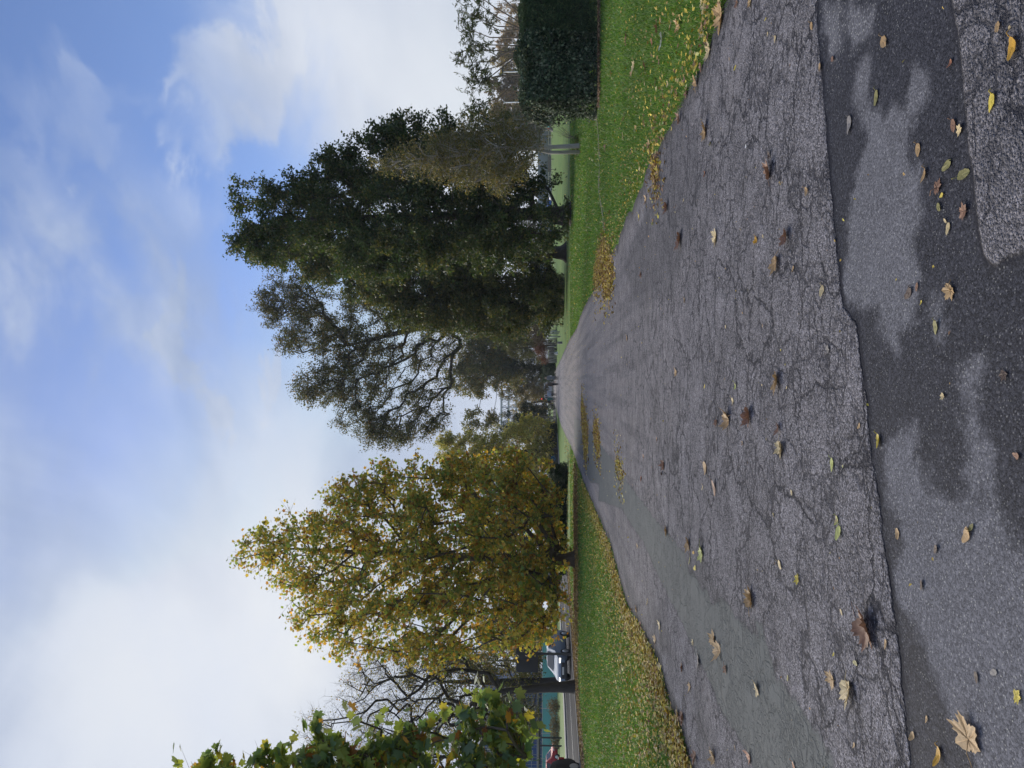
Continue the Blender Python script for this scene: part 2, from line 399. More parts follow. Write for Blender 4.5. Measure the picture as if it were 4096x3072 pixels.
    fade = t.sstep(t.n('ShaderNodeSeparateXYZ', Vector=co).outputs[1], 24.0, 6.0)
    crk = t.math('MAXIMUM', t.math('MAXIMUM', c1, t.math('MULTIPLY', c2, .8)), t.math('MULTIPLY', c3, 0.6))
    crk = t.math('MULTIPLY', crk, t.math('ADD', t.math('MULTIPLY', fade, 0.75), 0.25))
    pits = t.math('MULTIPLY', t.sstep(t.noise(co, 36.0, 4, 0.65), 0.54, 0.66), t.sstep(t.noise(co, 2.6, 4), 0.42, 0.58))
    dark = t.math('MAXIMUM', crk, t.math('MULTIPLY', pits, 0.6))
    old = t.mix(t.math('MULTIPLY', dark, 0.9), old, (0.016, 0.016, 0.024))
    old = t.mix(t.math('MULTIPLY', k_damp, 0.38), old, (0.038, 0.039, 0.050))
    k_edge = t.sstep(t.math('ADD', t.attr('edge'), t.math('MULTIPLY', wsum, 1.2)), 0.30, 0.02)
    old = t.mix(t.math('MULTIPLY', k_edge, 0.7), old, (0.050, 0.047, 0.042))
    # newer trench patch, damp with paler dried areas and pale stone chips
    chip = t.math('MULTIPLY', t.sstep(g3, 0.90, 0.92), t.sstep(v3.outputs['Distance'], 0.40, 0.22))
    chip2 = t.math('MULTIPLY', t.sstep(g1, 0.94, 0.96), t.sstep(v1.outputs['Distance'], 0.45, 0.25))
    pk = t.math('ADD', t.math('ADD', t.math('MULTIPLY', g2, 0.7), t.math('MULTIPLY', t.math('POWER', g1, 2.0), 0.8)), t.math('MULTIPLY', mac2, 0.5))
    wet = t.n('ShaderNodeVectorMath', _operation='SCALE', i0=(0.046, 0.046, 0.055)); t.set(wet.inputs['Scale'], pk); wet = wet.outputs[0]
    dry = t.n('ShaderNodeVectorMath', _operation='SCALE', i0=(0.150, 0.148, 0.162)); t.set(dry.inputs['Scale'], t.math('ADD', t.math('MULTIPLY', pk, 0.75), 0.22)); dry = dry.outputs[0]
    pat = t.mix(k_dry, wet, dry)
    pat = t.mix(t.math('MULTIPLY', t.math('MAXIMUM', chip, t.math('MULTIPLY', chip2, 0.6)), t.math('ADD', t.math('MULTIPLY', k_dry, 0.45), 0.45)), pat, (0.40, 0.39, 0.36))
    col = t.mix(k_patch, old, pat)
    # smooth damp strip
    pudc = t.mix(mac2, (0.044, 0.055, 0.061), (0.070, 0.083, 0.089))
    k_pud2 = t.math('MULTIPLY', k_pud, t.math('SUBTRACT', 1.0, k_patch))
    col = t.mix(t.math('MULTIPLY', k_pud2, 0.94), col, pudc)
    rim = t.math('MULTIPLY', t.math('MULTIPLY', k_pud2, t.math('SUBTRACT', 1.0, k_pud)), 2.2, clamp=True)
    col = t.mix(rim, col, (0.035, 0.038, 0.046))
    # dark joint along the seam
    joint = t.math('MULTIPLY', t.sstep(t.math('ABSOLUTE', t.math('ADD', t.math('SUBTRACT', a_patch, 0.008), t.math('MULTIPLY', wob2, 0.03))), 0.022, 0.006), t.sstep(mac2, 0.34, 0.5))
    col = t.mix(t.math('MULTIPLY', joint, 0.85), col, (0.018, 0.018, 0.024))
    wetk = t.math('MAXIMUM', t.math('MULTIPLY', k_patch, t.math('SUBTRACT', 1.0, k_dry)), t.math('MAXIMUM', t.math('MULTIPLY', k_pud2, 0.75), t.math('MULTIPLY', k_damp, 0.35)))
    rough = t.math('SUBTRACT', 0.88, t.math('MULTIPLY', wetk, 0.16))
    p = t.n('ShaderNodeBsdfPrincipled', Base__Color=col, Roughness=rough)
    t.set(p.inputs['Specular IOR Level'], t.math('SUBTRACT', 0.22, t.math('MULTIPLY', k_patch, 0.14)))
    h = t.math('ADD', t.math('MULTIPLY', t.math('SUBTRACT', 0.6, v1.outputs['Distance']), 0.9), t.math('MULTIPLY', t.math('SUBTRACT', 0.6, v2.outputs['Distance']), 0.35))
    h = t.math('MULTIPLY', h, t.math('SUBTRACT', 1.0, t.math('MULTIPLY', t.math('MAXIMUM', k_patch, k_pud2), 0.84)))
    h = t.math('SUBTRACT', h, t.math('MULTIPLY', t.math('MULTIPLY', dark, t.math('SUBTRACT', 1.0, k_patch)), 1.6))
    h = t.math('SUBTRACT', h, t.math('MULTIPLY', k_patch, 1.6))
    t.set(p.inputs['Normal'], t.bump(h, 1.0, 0.009))
    t.set(out.inputs[0], p)
    return m
ys = [-12, -8, -4, -1, 0.6]; y = 1.2
while y < PATH_END:
    ys.append(y); y *= 1.0125
ys = np.array(ys); nc = 170
u = np.linspace(0, 1, nc)
jl = np.interp(ys, np.arange(0, 200, 0.35), rng.normal(0, 0.055, len(np.arange(0, 200, 0.35))))
jr = np.interp(ys, np.arange(0, 200, 0.35), rng.normal(0, 0.055, len(np.arange(0, 200, 0.35))))
XL = x_left(ys) + jl; XR = x_right(ys) + jr
X = XL[:, None] * (1 - u) + XR[:, None] * u
Y = np.repeat(ys[:, None], nc, 1)
P2 = np.stack([X.ravel(), Y.ravel()], 1)
near = P2[:, 1] < 60
cl = lambda v: np.clip(v, -0.6, 0.6)
A = {}
A['patch'] = cl(sdist(P2, PATCH))
A['dry'] = cl(np.max([sdist(P2, q) for q in DRY], axis=0))
A['pud'] = cl(sdist(P2, PUD))
A['damp'] = cl(np.max([sdist(P2, q) for q in DAMP], axis=0))
edge = np.minimum(X - XL[:, None], XR[:, None] - X).ravel()
A['edge'] = cl(edge)
Z = 0.010 + 0.012 * np.clip(edge / 0.3, 0, 1) + 0.02 * np.clip(edge / 2.5, 0, 1)
Z -= 0.009 * np.clip(A['patch'] / 0.02 + 0.5, 0, 1)
V = np.stack([P2[:, 0], P2[:, 1], Z], 1)
idx = np.arange(len(ys) * nc).reshape(len(ys), nc)
q = np.stack([idx[:-1, :-1], idx[:-1, 1:], idx[1:, 1:], idx[1:, :-1]], -1).reshape(-1, 4)
path = mesh_np('path', V, q, np.full(len(q), 4), path_material(), smooth=True)
for k, v in A.items():
    at_ = path.data.attributes.new(k, 'FLOAT', 'POINT'); at_.data.foreach_set('value', v.astype(np.float32))
tag(path, kind='structure')
def ground_z(x, y):
    return 0.03 if x_left(y) < x < x_right(y) else 0.0

# worn earth line across the right-hand lawn
M_SOIL = principled('bare_soil', (0.10, 0.088, 0.072), 0.95, noise=0.5, nscale=14, bump=0.7, bscale=40)
ln = G([(2376, 330), (2382, 430), (2394, 527), (2399, 653), (2396, 759), (2412, 864), (2421, 949), (2436, 1010)])
tt = np.linspace(0, 1, 90); lx = np.interp(tt, np.linspace(0, 1, len(ln)), ln[:, 0]); ly = np.interp(tt, np.linspace(0, 1, len(ln)), ln[:, 1])
wd = 0.20 + 0.07 * np.sin(tt * 40) + rng.normal(0, 0.03, 90)
mb = MB(); mb.add([(lx[i] + s * wd[i] * 0.3, ly[i] + s * wd[i] * 0.9 + rng.normal(0, .02), 0.008) for i in range(90) for s in (-1, 1)], [(2 * i, 2 * i + 1, 2 * i + 3, 2 * i + 2) for i in range(89)])
tag(mb.build('worn_earth_track', M_SOIL), kind='structure')

# ================================================================== road on the left
m, t, out = new_mat('road_asphalt')
co = t.n('ShaderNodeTexCoord').outputs['Object']
mp = t.n('ShaderNodeMapping', Vector=co); mp.inputs['Rotation'].default_value = (0, 0, R(-8)); mp.inputs['Scale'].default_value = (1.0, 0.04, 1)
st = t.noise(mp.outputs[0], 2.2, 5, 0.6)
c = t.mix(t.sstep(st, 0.35, 0.7), (0.030, 0.030, 0.033), (0.075, 0.075, 0.080))
c = t.mix(t.math('MULTIPLY', t.noise(co, 60, 2), 0.3), c, (0.05, 0.05, 0.055))
p = t.n('ShaderNodeBsdfPrincipled', Base__Color=c, Roughness=0.95)
p.inputs['Specular IOR Level'].default_value = 0.03; t.set(out.inputs[0], p); M_ROAD = m
NEAR = np.array([(-19.2, 8), (-17.2, 22), (-16.2, 30), (-15.3, 37), (-13.7, 50), (-9.4, 85), (-4.5, 125), (2, 178)])
FAR = np.array([(-32.5, 8), (-30.5, 22), (-29.2, 30), (-28.0, 40), (-25.6, 56), (-22.6, 83), (-17, 125), (-8, 178)])
def strip(name, a, b, z, mat, kind='structure'):
    yy = np.linspace(8, 178, 120)
    ax = np.interp(yy, a[:, 1], a[:, 0]); bx = np.interp(yy, b[:, 1], b[:, 0])
    mb = MB(); mb.add([(x, yy[i], z) for i in range(120) for x in (ax[i], bx[i])], [(2 * i + 1, 2 * i, 2 * i + 2, 2 * i + 3) for i in range(119)])
    return tag(mb.build(name, mat), kind=kind)
def off(a, d): b = a.copy(); b[:, 0] += d; return b
strip('road', NEAR, FAR, 0.012, M_ROAD)
M_PAINT = principled('road_paint', (0.62, 0.62, 0.60), 0.7, noise=0.25, nscale=3)
strip('road_marking', off(NEAR, -0.55), off(NEAR, -0.43), 0.017, M_PAINT)
strip('road_marking', off(NEAR, -0.85), off(NEAR, -0.73), 0.017, M_PAINT)
strip('road_marking', off(NEAR, -6.1), off(NEAR, -6.24), 0.017, M_PAINT)
strip('road_marking', off(FAR, 0.6), off(FAR, 0.48), 0.017, M_PAINT)
M_KERB = principled('kerb_stone', (0.20, 0.195, 0.19), 0.85, noise=0.35, nscale=5)
def kerb(a, d0, d1, h):
    yy = np.linspace(8, 178, 140); x0 = np.interp(yy, a[:, 1], a[:, 0])
    mb = MB(); mb.loft([[(x + d0, y, -0.02), (x + d1, y, -0.02), (x + d1, y, h), (x + d0, y, h)] for x, y in zip(x0, yy)])
    return tag(mb.build('kerb', M_KERB), kind='structure')
kerb(NEAR, 0.0, 0.16, 0.11); kerb(FAR, -0.16, 0.0, 0.12)
M_PAVE = principled('pavement_tarmac', (0.11, 0.11, 0.115), 0.85, noise=0.35, nscale=2.5)
strip('pavement', off(FAR, -0.161), off(FAR, -2.6), 0.10, M_PAVE)
# ================================================================== leaves, crowns, trees
def outline(pts):
    return np.array([(r * math.sin(R(a)), r * math.cos(R(a))) for a, r in pts])
_half = [(0, 1.0), (6, .80), (13, .84), (18, .66), (26, .54), (36, .74), (43, .70), (47, .80), (55, .98), (62, .74), (70, .78), (76, .62), (83, .52), (95, .70), (101, .64), (109, .80), (119, .60), (134, .58), (150, .46), (166, .42)]
MAPLE = outline(_half + [(180, .33)] + [(-a, r) for a, r in _half[:0:-1]]) * 0.58
MAPLE_LO = outline([(0, 1.0), (26, .58), (54, .95), (82, .55), (108, .76), (160, .42), (200, .42), (252, .76), (278, .55), (306, .95), (334, .58)]) * 0.58
def tmpl_fan(o2, fold=0.18):
    o2 = np.asarray(o2); V = np.zeros((len(o2) + 1, 3)); V[1:, :2] = o2
    V[:, 2] = fold * np.abs(V[:, 0]) - 0.25 * (V[:, 0] ** 2 + V[:, 1] ** 2)
    n = len(o2)
    return V, np.array([(0, 1 + (i + 1) % n, 1 + i) for i in range(n)])
T_QUAD = (np.array([(0, -.5, 0), (.33, .02, .09), (0, .5, -.02), (-.33, .02, .09)]), np.array([(0, 1, 2), (0, 2, 3)]))
T_NARROW = (np.array([(0, -.5, -.05), (.1, 0, .03), (0, .5, -.1), (-.1, 0, .03)]), np.array([(0, 1, 2), (0, 2, 3)]))
T_STAR = tmpl_fan(MAPLE_LO)
T_MAPLE = tmpl_fan(MAPLE)
T_NEEDLE = (np.array([(0, -.5, 0), (.07, 0, .02), (0, .5, 0), (-.07, 0, .02)]), np.array([(0, 1, 2), (0, 2, 3)]))

def unit(v): return v / (np.linalg.norm(v, axis=-1, keepdims=True) + 1e-9)

def leaves(name, pos, nrm, size, col, tmpl, mat, parent=None, tip=None, g=None):
    g = g or rng
    n = len(pos); TV, TF = tmpl
    nz = unit(nrm); t_ = g.normal(size=(n, 3)) if tip is None else tip
    ty = unit(t_ - (t_ * nz).sum(1, keepdims=True) * nz); tx = np.cross(ty, nz)
    V = pos[:, None] + size[:, None, None] * (TV[None, :, 0:1] * tx[:, None] + TV[None, :, 1:2] * ty[:, None] + TV[None, :, 2:3] * nz[:, None])
    F = (TF[None] + (np.arange(n) * len(TV))[:, None, None]).reshape(-1)
    return mesh_np(name, V.reshape(-1, 3), F, np.full(n * len(TF), 3), mat, parent, fcol=np.repeat(col, len(TF), 0))

def pick(palette, n, g, jit=0.16, bias=None):
    w_ = np.array([p[0] for p in palette], float); C = np.array([p[1] for p in palette])
    if bias is None:
        i = g.choice(len(C), n, p=w_ / w_.sum())
        c = C[i]
    else:
        c = np.empty((n, 3))
        for b in np.unique(bias):
            k = np.where(bias == b)[0]; w2 = w_ * np.exp(np.random.default_rng(int(b) + 5).normal(0, 0.55, len(w_)))
            c[k] = C[g.choice(len(C), len(k), p=w2 / w2.sum())]
    return np.clip(c * np.exp(g.normal(0, jit, (n, 1))) * np.exp(g.normal(0, 0.05, (n, 3))), 0.004, 0.85)

def twig_prisms(mb_list, A, B, r0, r1):
    """straight three-sided twigs, vectorised"""
    T = unit(B - A); ref = np.where(np.abs(T[:, 2:3]) < 0.8, [[0, 0, 1.0]], [[1.0, 0, 0]])
    U = unit(np.cross(T, ref)); W = np.cross(T, U); V = []
    for k in range(3):
        a = 2 * math.pi * k / 3; V.append(A + r0[:, None] * (U * math.cos(a) + W * math.sin(a)))
    for k in range(3):
        a = 2 * math.pi * k / 3; V.append(B + r1[:, None] * (U * math.cos(a) + W * math.sin(a)))
    V = np.stack(V, 1).reshape(-1, 3); base = (np.arange(len(A)) * 6)[:, None, None]
    F = np.array([(0, 1, 4, 3), (1, 2, 5, 4), (2, 0, 3, 5)])[None] + base
    mb_list.append((V, F.reshape(-1, 4)))

def prof_sampler(profile, Y, dscale=1.0, shell=0.42, y_off=0.0, maxdepth=None, inset=0.0):
    P = np.array(profile, float)
    z = np.array([at(p[0], (p[1] + p[2]) / 2, Y)[2] for p in P]); x0 = np.array([at(p[0], p[2], Y)[0] for p in P]); x1 = np.array([at(p[0], p[1], Y)[0] for p in P])
    o = np.argsort(z); z, x0, x1 = z[o], x0[o], x1[o]
    if inset:
        w_ = x1 - x0; dd = np.minimum(inset, w_ * .2); x0 = x0 + dd; x1 = x1 - dd; z = z[0] + .15 * inset + (z - z[0]) * (1 - inset * .75 / (z[-1] - z[0]))
    def f(n, g):
        zz = g.uniform(z[0], z[-1], n * 6); hw = (np.interp(zz, z, x1) - np.interp(zz, z, x0)) / 2
        keep = g.uniform(0, 1, n * 6) < (hw / hw.max()) ** 1.35; zz = zz[keep][:n]
        a, b = np.interp(zz, z, x0), np.interp(zz, z, x1); cx, hw = (a + b) / 2, (b - a) / 2
        th = g.uniform(0, 2 * math.pi, len(zz)); rho = g.uniform(0, 1, len(zz)) ** shell
        dp = hw * dscale if maxdepth is None else np.minimum(hw * dscale, maxdepth)
        return np.stack([cx + hw * rho * np.cos(th), Y + y_off + dp * rho * np.sin(th), zz], 1)
    f.z = (z[0], z[-1]); f.cx = lambda q: (np.interp(q, z, x0) + np.interp(q, z, x1)) / 2
    return f

def lobed(samp, nl, r, rz, seed, shell=.45):
    """gathers the clumps into upward-reaching lobes with dark gaps between them"""
    g0 = np.random.default_rng(seed); LC = samp(nl, g0); sc = g0.uniform(.6, 1.3, len(LC))
    def f(n, g):
        k = g.choice(len(LC), n, p=sc ** 2 / (sc ** 2).sum()); d_ = unit(g.normal(size=(n, 3))); rho = g.uniform(0, 1, n) ** shell
        tz = d_[:, 2] * rho; nar = np.where(tz > 0, 1 - .55 * tz, 1.0)
        P_ = LC[k] + d_ * rho[:, None] * sc[k][:, None] * np.stack([r * nar, r * nar, np.full(n, rz)], 1)
        return P_[P_[:, 2] < samp.z[1] + .3]
    f.z = samp.z; f.cx = samp.cx
    return f

def lobe_sampler(lobes, Y, dscale=1.0):
    E = []
    for px, py, rx, ry, wt, *dy in lobes:
        c = at(px, py, Y); E.append((c, ry * Y / FPX, (rx + ry) / 2 * Y / FPX * dscale, rx * Y / FPX, wt, dy[0] if dy else 0.0))
    ws = np.array([e[4] * (e[1] * e[2] * e[3]) ** (2 / 3) for e in E]); ws /= ws.sum()
    def f(n, g):
        k = g.choice(len(E), n, p=ws); dirs = unit(g.normal(size=(n, 3))); rho = g.uniform(0, 1, n) ** 0.42
        return np.array([E[i][0] + np.array([0, E[i][5], 0]) + dirs[j] * rho[j] * np.array([E[i][1], E[i][2], E[i][3]]) for j, i in enumerate(k)])
    zz = [e[0][2] - e[3] for e in E] + [e[0][2] + e[3] for e in E]
    f.z = (min(zz), max(zz)); f.cx = lambda q: np.full(np.shape(q), np.mean([e[0][0] for e in E]))
    return f

def crown_tree(name, label, base, samp, nclump, crad, nleaf, lsize, tmpl, palette, lmat, bmat, trunk_r, fork, seed, group=None, cat='tree',
               twigs=7, twig_r=0.008, top=None, lean=None, droop=0.0, mind=0.0, ztaper=None, jit=0.16, flare=0.7, stems=None, limb_k=1.0, up=0.5, tlen=1.0, bare=0.0, trunk_top=0.86):
    g = np.random.default_rng(seed)
    C = samp(int(nclump * 1.6), g)
    if mind:
        keep = []
        for c in C:
            if all(np.linalg.norm(c - k) > mind for k in keep[-400:]): keep.append(c)
        C = np.array(keep)
    C = C[:nclump]
    bx, by = base; zt = top or (samp.z[0] + (samp.z[1] - samp.z[0]) * trunk_top)
    # trunk axis
    zs = np.concatenate([[0, 0.15, 0.4], np.linspace(1.0, zt, 14)])
    lx = bx + ((samp.cx(np.array([zt]))[0] - bx) if lean is None else lean[0]) * (zs / zt) ** 1.3; ly = by + (0 if lean is None else lean[1]) * (zs / zt)
    wob = np.cumsum(g.normal(0, 0.012 * zt / 14, (len(zs), 2)), 0); wob[:3] = 0
    TP = np.stack([lx + wob[:, 0], ly + wob[:, 1], zs], 1)
    TRr = trunk_r * np.clip(1 - zs / zt, 0, 1) ** 0.8 * 0.94 + 0.03 * trunk_r + 0.02
    TRr += trunk_r * flare * np.exp(-zs / 0.35)
    root = thing(name, label, cat, (bx, by, 0), group=group)
    off = np.array([bx, by, 0.0])
    mb = MB(); mb.tube(TP - off, TRr, 12)
    if flare > 0.3:
        for k in range(5):
            a = k * 1.257 + g.uniform(-.3, .3)
            mb.tube([(math.cos(a) * trunk_r * 0.6, math.sin(a) * trunk_r * 0.6, 0.55), (math.cos(a) * trunk_r * 1.25, math.sin(a) * trunk_r * 1.25, 0.12), (math.cos(a) * trunk_r * 2.0, math.sin(a) * trunk_r * 2.0, -0.05)], [trunk_r * .45, trunk_r * .36, trunk_r * .12], 7)
    # limbs grown greedily towards the clump centres
    kk = zs >= fork * 0.98
    zfine = np.linspace(min(fork, zt * .9), zt, 24)
    NP = [np.stack([np.interp(zfine, zs, TP[:, i]) for i in range(3)], 1)]; par = [-1] * 24; cnt_nodes = 24
    nodes = NP[0]; segs = []
    axis = lambda z: np.array([np.interp(z, zs, TP[:, 0]), np.interp(z, zs, TP[:, 1]), z])
    order = np.argsort([np.linalg.norm((c - axis(min(c[2], zt)))) + 0.15 * c[2] + g.uniform(0, .8) for c in C])
    for ci in order:
        c = C[ci]; dd = c - nodes; L = np.linalg.norm(dd, axis=1)
        cost = L + np.maximum(0, (up * .9 - .05) * L - dd[:, 2]) * 1.3
        j = int(np.argmin(cost)); a = nodes[j]; L = L[j]
        if L < 0.05: continue
        k = max(3, min(7, int(L / 1.0) + 3)); tt = np.linspace(0, 1, k)[:, None]
        dr = unit(c - a); mid_ = a + (c - a) * 0.5 + np.array([0, 0, 1.0]) * L * (0.0 if up < .3 else .15 if j < 24 else .05) + g.normal(0, 0.035 * L, 3)
        pts = a * (1 - tt) ** 2 + 2 * mid_ * tt * (1 - tt) + c * tt ** 2 + g.normal(0, 0.010 * L, (k, 3)) * np.sin(tt * math.pi)
        s0 = len(nodes); nodes = np.vstack([nodes, pts[1:]])
        par += [j] + list(range(s0, s0 + k - 2)); segs.append((j, list(range(s0, s0 + k - 1))))
    cnt = np.ones(len(nodes))
    for i in range(len(nodes) - 1, 23, -1): cnt[par[i]] += cnt[i]
    rad = np.minimum(0.011 * limb_k * cnt ** 0.44 + 0.004, trunk_r * 0.62)
    for j, ids in segs:
        r_ = np.concatenate([[min(rad[ids[0]] * 1.15, rad[j] if j > 23 else rad[ids[0]] * 1.3)], rad[ids]])
        mb.tube(nodes[[j] + ids] - off, r_, 6 if r_[0] > 0.05 else 4, cap=False)
    if stems:
        for s_ in stems: mb.tube(np.array(s_[0]) - off, s_[1], 9)
    # twigs + leaves
    nt = len(C) * twigs
    ctr = np.repeat(C, twigs, 0); out_ = unit(ctr - np.array([axis(min(c[2], zt)) * [1, 1, 0.85] for c in C]).repeat(twigs, 0))
    dirs = unit(g.normal(size=(nt, 3)) + out_ * 0.55 + np.array([0, 0, 0.35 - droop]))
    ln = crad * g.uniform(0.55, 1.15, nt) * tlen
    tipp = ctr + dirs * ln[:, None]; tipp[:, 2] -= droop * 0.5 * ln
    tl = []
    if twig_r: twig_prisms(tl, ctr - off, tipp - off, np.full(nt, twig_r), np.full(nt, twig_r * 0.35))
    if bare:
        nb = nt * 3; i0 = g.integers(0, nt, nb); f_ = g.uniform(.25, .9, nb)[:, None]
        A0 = ctr[i0] + (tipp - ctr)[i0] * f_; B0 = A0 + unit(g.normal(size=(nb, 3)) + dirs[i0] * 0.9 + [0, 0, .3]) * (crad * bare * g.uniform(.3, .8, nb))[:, None]
        twig_prisms(tl, A0 - off, B0 - off, np.full(nb, twig_r * .6), np.full(nb, twig_r * .3))
    for V_, F_ in tl: mb.add(V_, F_)
    mb.build('trunk', bmat, root, smooth=True)
    if nleaf:
        w_ = np.ones(nt)
        if ztaper is not None:
            w_ = ztaper((ctr[:, 2] - samp.z[0]) / (samp.z[1] - samp.z[0]))
        clw = np.exp(np.random.default_rng(seed + 1).normal(0, 0.35, len(C))).repeat(twigs); w_ = w_ * clw
        i = g.choice(nt, nleaf, p=w_ / w_.sum()); f_ = g.uniform(0.15, 1.05, nleaf) ** 0.8
        pos = ctr[i] + (tipp - ctr)[i] * f_[:, None] + g.normal(0, crad * 0.13, (nleaf, 3))
        pos[:, 2] = np.maximum(pos[:, 2], 0.25)
        nrm = unit(g.normal(size=(nleaf, 3)) * 0.8 + np.array([0, 0, 0.75]))
        tip_ = dirs[i] * 0.8 + g.normal(0, 0.5, (nleaf, 3)) + np.array([0, 0, -0.55])
        col = pick(palette, nleaf, g, jit, bias=(i // twigs) // 3)
        leaves('crown', pos - off, nrm, lsize * g.uniform(0.65, 1.2, nleaf), col, tmpl, lmat, root, tip_, g)
    return root

def bush(name, label, ells, nleaf, lsize, tmpl, palette, lmat, bmat, seed, cat='shrub', group=None, stems=10, stem_r=0.02, jit=0.16, core=0.0, shell=0.4, upn=0.5, bumpy=0.12):
    """ells: (x, y, z, rx, ry, rz)"""
    g = np.random.default_rng(seed); E = np.array(ells, float)
    b = np.array([E[:, 0].mean(), E[:, 1].mean(), 0]); root = thing(name, label, cat, tuple(b), group=group)
    k = g.choice(len(E), nleaf, p=(E[:, 3] * E[:, 5]) / (E[:, 3] * E[:, 5]).sum())
    d_ = unit(g.normal(size=(nleaf, 3))); rho = g.uniform(0, 1, nleaf) ** shell
    ph = g.uniform(0, 6.28, (len(E), 3))
    bump_ = 1 + bumpy * (np.sin(d_[:, 0] * 7 + ph[k, 0]) + np.sin(d_[:, 1] * 8 + ph[k, 1]) + np.sin(d_[:, 2] * 9 + ph[k, 2])) + g.normal(0, 0.05, nleaf)
    pos = E[k, :3] + d_ * (rho * bump_)[:, None] * E[k, 3:]
    pos[:, 2] = np.abs(pos[:, 2] - 0.05) + 0.05
    nrm = unit(d_ * 0.7 + g.normal(size=(nleaf, 3)) * 0.7 + [0, 0, upn])
    cl_ = (np.floor(pos[:, 0] / (lsize * 5)) * 31 + np.floor(pos[:, 2] / (lsize * 5)) * 17 + np.floor(pos[:, 1] / (lsize * 5)) * 7).astype(int) % 97
    leaves('foliage', pos - b, nrm, lsize * g.uniform(.65, 1.2, nleaf), pick(palette, nleaf, g, jit, bias=cl_), tmpl, lmat, root, d_ + [0, 0, .2] + g.normal(0, .4, (nleaf, 3)), g)
    for i in range(stems):
        e = E[g.integers(len(E))]; q = e[:3] + unit(g.normal(size=3)) * e[3:] * 0.7; q[2] = abs(q[2])
        s0 = np.array([e[0] + g.normal(0, e[3] * .25), e[1] + g.normal(0, e[4] * .25), -0.05]); mid = (s0 + q) / 2 + g.normal(0, .08, 3)
        mb = MB(); mb.tube(np.array([s0, mid, q]) - b, [stem_r, stem_r * .7, stem_r * .3], 5); mb.build('stem', bmat, root, smooth=True)
    return root

def ell(px0, px1, py0, py1, Y, ry=None):
    a, c = at(px0, py1, Y), at(px1, py0, Y)
    return (float(a[0] + c[0]) / 2, Y, float(a[2] + c[2]) / 2, float(c[0] - a[0]) / 2, ry or float(c[0] - a[0]) / 2, float(a[2] - c[2]) / 2)

L_LIME = leaf_mat('lime_leaf', 0.40, 0.5, 0.4)
L_PLANE = leaf_mat('plane_leaf', 0.5, 0.5, 0.4)
L_DARK = leaf_mat('evergreen_leaf', 0.12, 0.65, 0.12)
L_FAR = leaf_mat('far_leaf', 0.3, 0.65, 0.2)
L_DRY = leaf_mat('fallen_leaf_stuff', 0.1, 0.7, 0.3)
L_GRASS = leaf_mat('grass_blade', 0.35, 0.5, 0.3, (1.2, 1.2, 0.6))
B_DARK = bark_mat('dark_bark', (0.025, 0.022, 0.02), (0.06, 0.052, 0.045))
B_PLANE = bark_mat('plane_bark', (0.055, 0.042, 0.032), (0.12, 0.095, 0.072))
B_GREY = bark_mat('grey_bark', (0.17, 0.155, 0.145), (0.38, 0.35, 0.33), 4)
B_TWIG = bark_mat('twig_bark', (0.05, 0.042, 0.04), (0.10, 0.085, 0.08))

P_LIME = [(5, (.040, .062, .016)), (3, (.055, .075, .018)), (2, (.085, .090, .022)), (1.0, (.15, .125, .03)), (2, (.025, .045, .014))]
P_LIME = [(a, tuple(q * 1.25 * k_ for q, k_ in zip(c, (.88, 1.0, 1.35)))) for a, c in P_LIME]
P_LIME2 = [(4, (.055, .075, .018)), (3, (.080, .088, .022)), (3, (.12, .11, .028)), (1.2, (.19, .145, .035)), (2, (.035, .055, .015))]
P_LIME2 = [(a, tuple(q * 1.2 * k_ for q, k_ in zip(c, (.90, 1.0, 1.3)))) for a, c in P_LIME2]
P_OLIVE = [(4, (.060, .070, .026)), (3, (.085, .085, .03)), (2, (.12, .10, .035)), (.7, (.19, .12, .04)), (2, (.04, .052, .02))]
P_OLIVE = [(a, tuple(q * 1.35 for q in c)) for a, c in P_OLIVE]
P_PLANE = [(3.4, (.52, .40, .075)), (3, (.38, .38, .08)), (3.6, (.19, .27, .065)), (2.4, (.56, .32, .055)), (.9, (.32, .15, .045)), (3.0, (.26, .32, .08)), (1.8, (.68, .53, .13))]
P_MAPLE = [(4, (.19, .26, .08)), (4, (.27, .33, .09)), (2.4, (.15, .225, .13)), (1.1, (.38, .34, .06)), (0.6, (.45, .26, .05)), (.5, (.24, .11, .04)), (1.4, (.14, .22, .10))]
P_GOLD = [(3, (.22, .17, .03)), (3, (.15, .14, .03)), (2, (.09, .10, .025)), (1, (.25, .13, .025))]
P_GOLD = [(a, tuple(q * 1.3 for q in c)) for a, c in P_GOLD]
P_BROWN = [(3, (.13, .095, .055)), (3, (.17, .12, .06)), (2, (.10, .09, .05)), (1, (.2, .13, .05))]
P_BROWN = [(a, tuple(q * 1.25 for q in c)) for a, c in P_BROWN]
P_EVER = [(4, (.014, .028, .012)), (3, (.022, .038, .016)), (1, (.035, .05, .02))]
P_RED = [(3, (.16, .06, .045)), (2, (.12, .05, .04)), (1, (.2, .09, .05))]
P_YEW = [(4, (.036, .060, .034)), (3, (.054, .085, .044)), (1.2, (.085, .115, .055))]
# ================================================================== the trees of the park
GBIG = None
def xb(py, Y): return (PCY - py) / FPX * Y

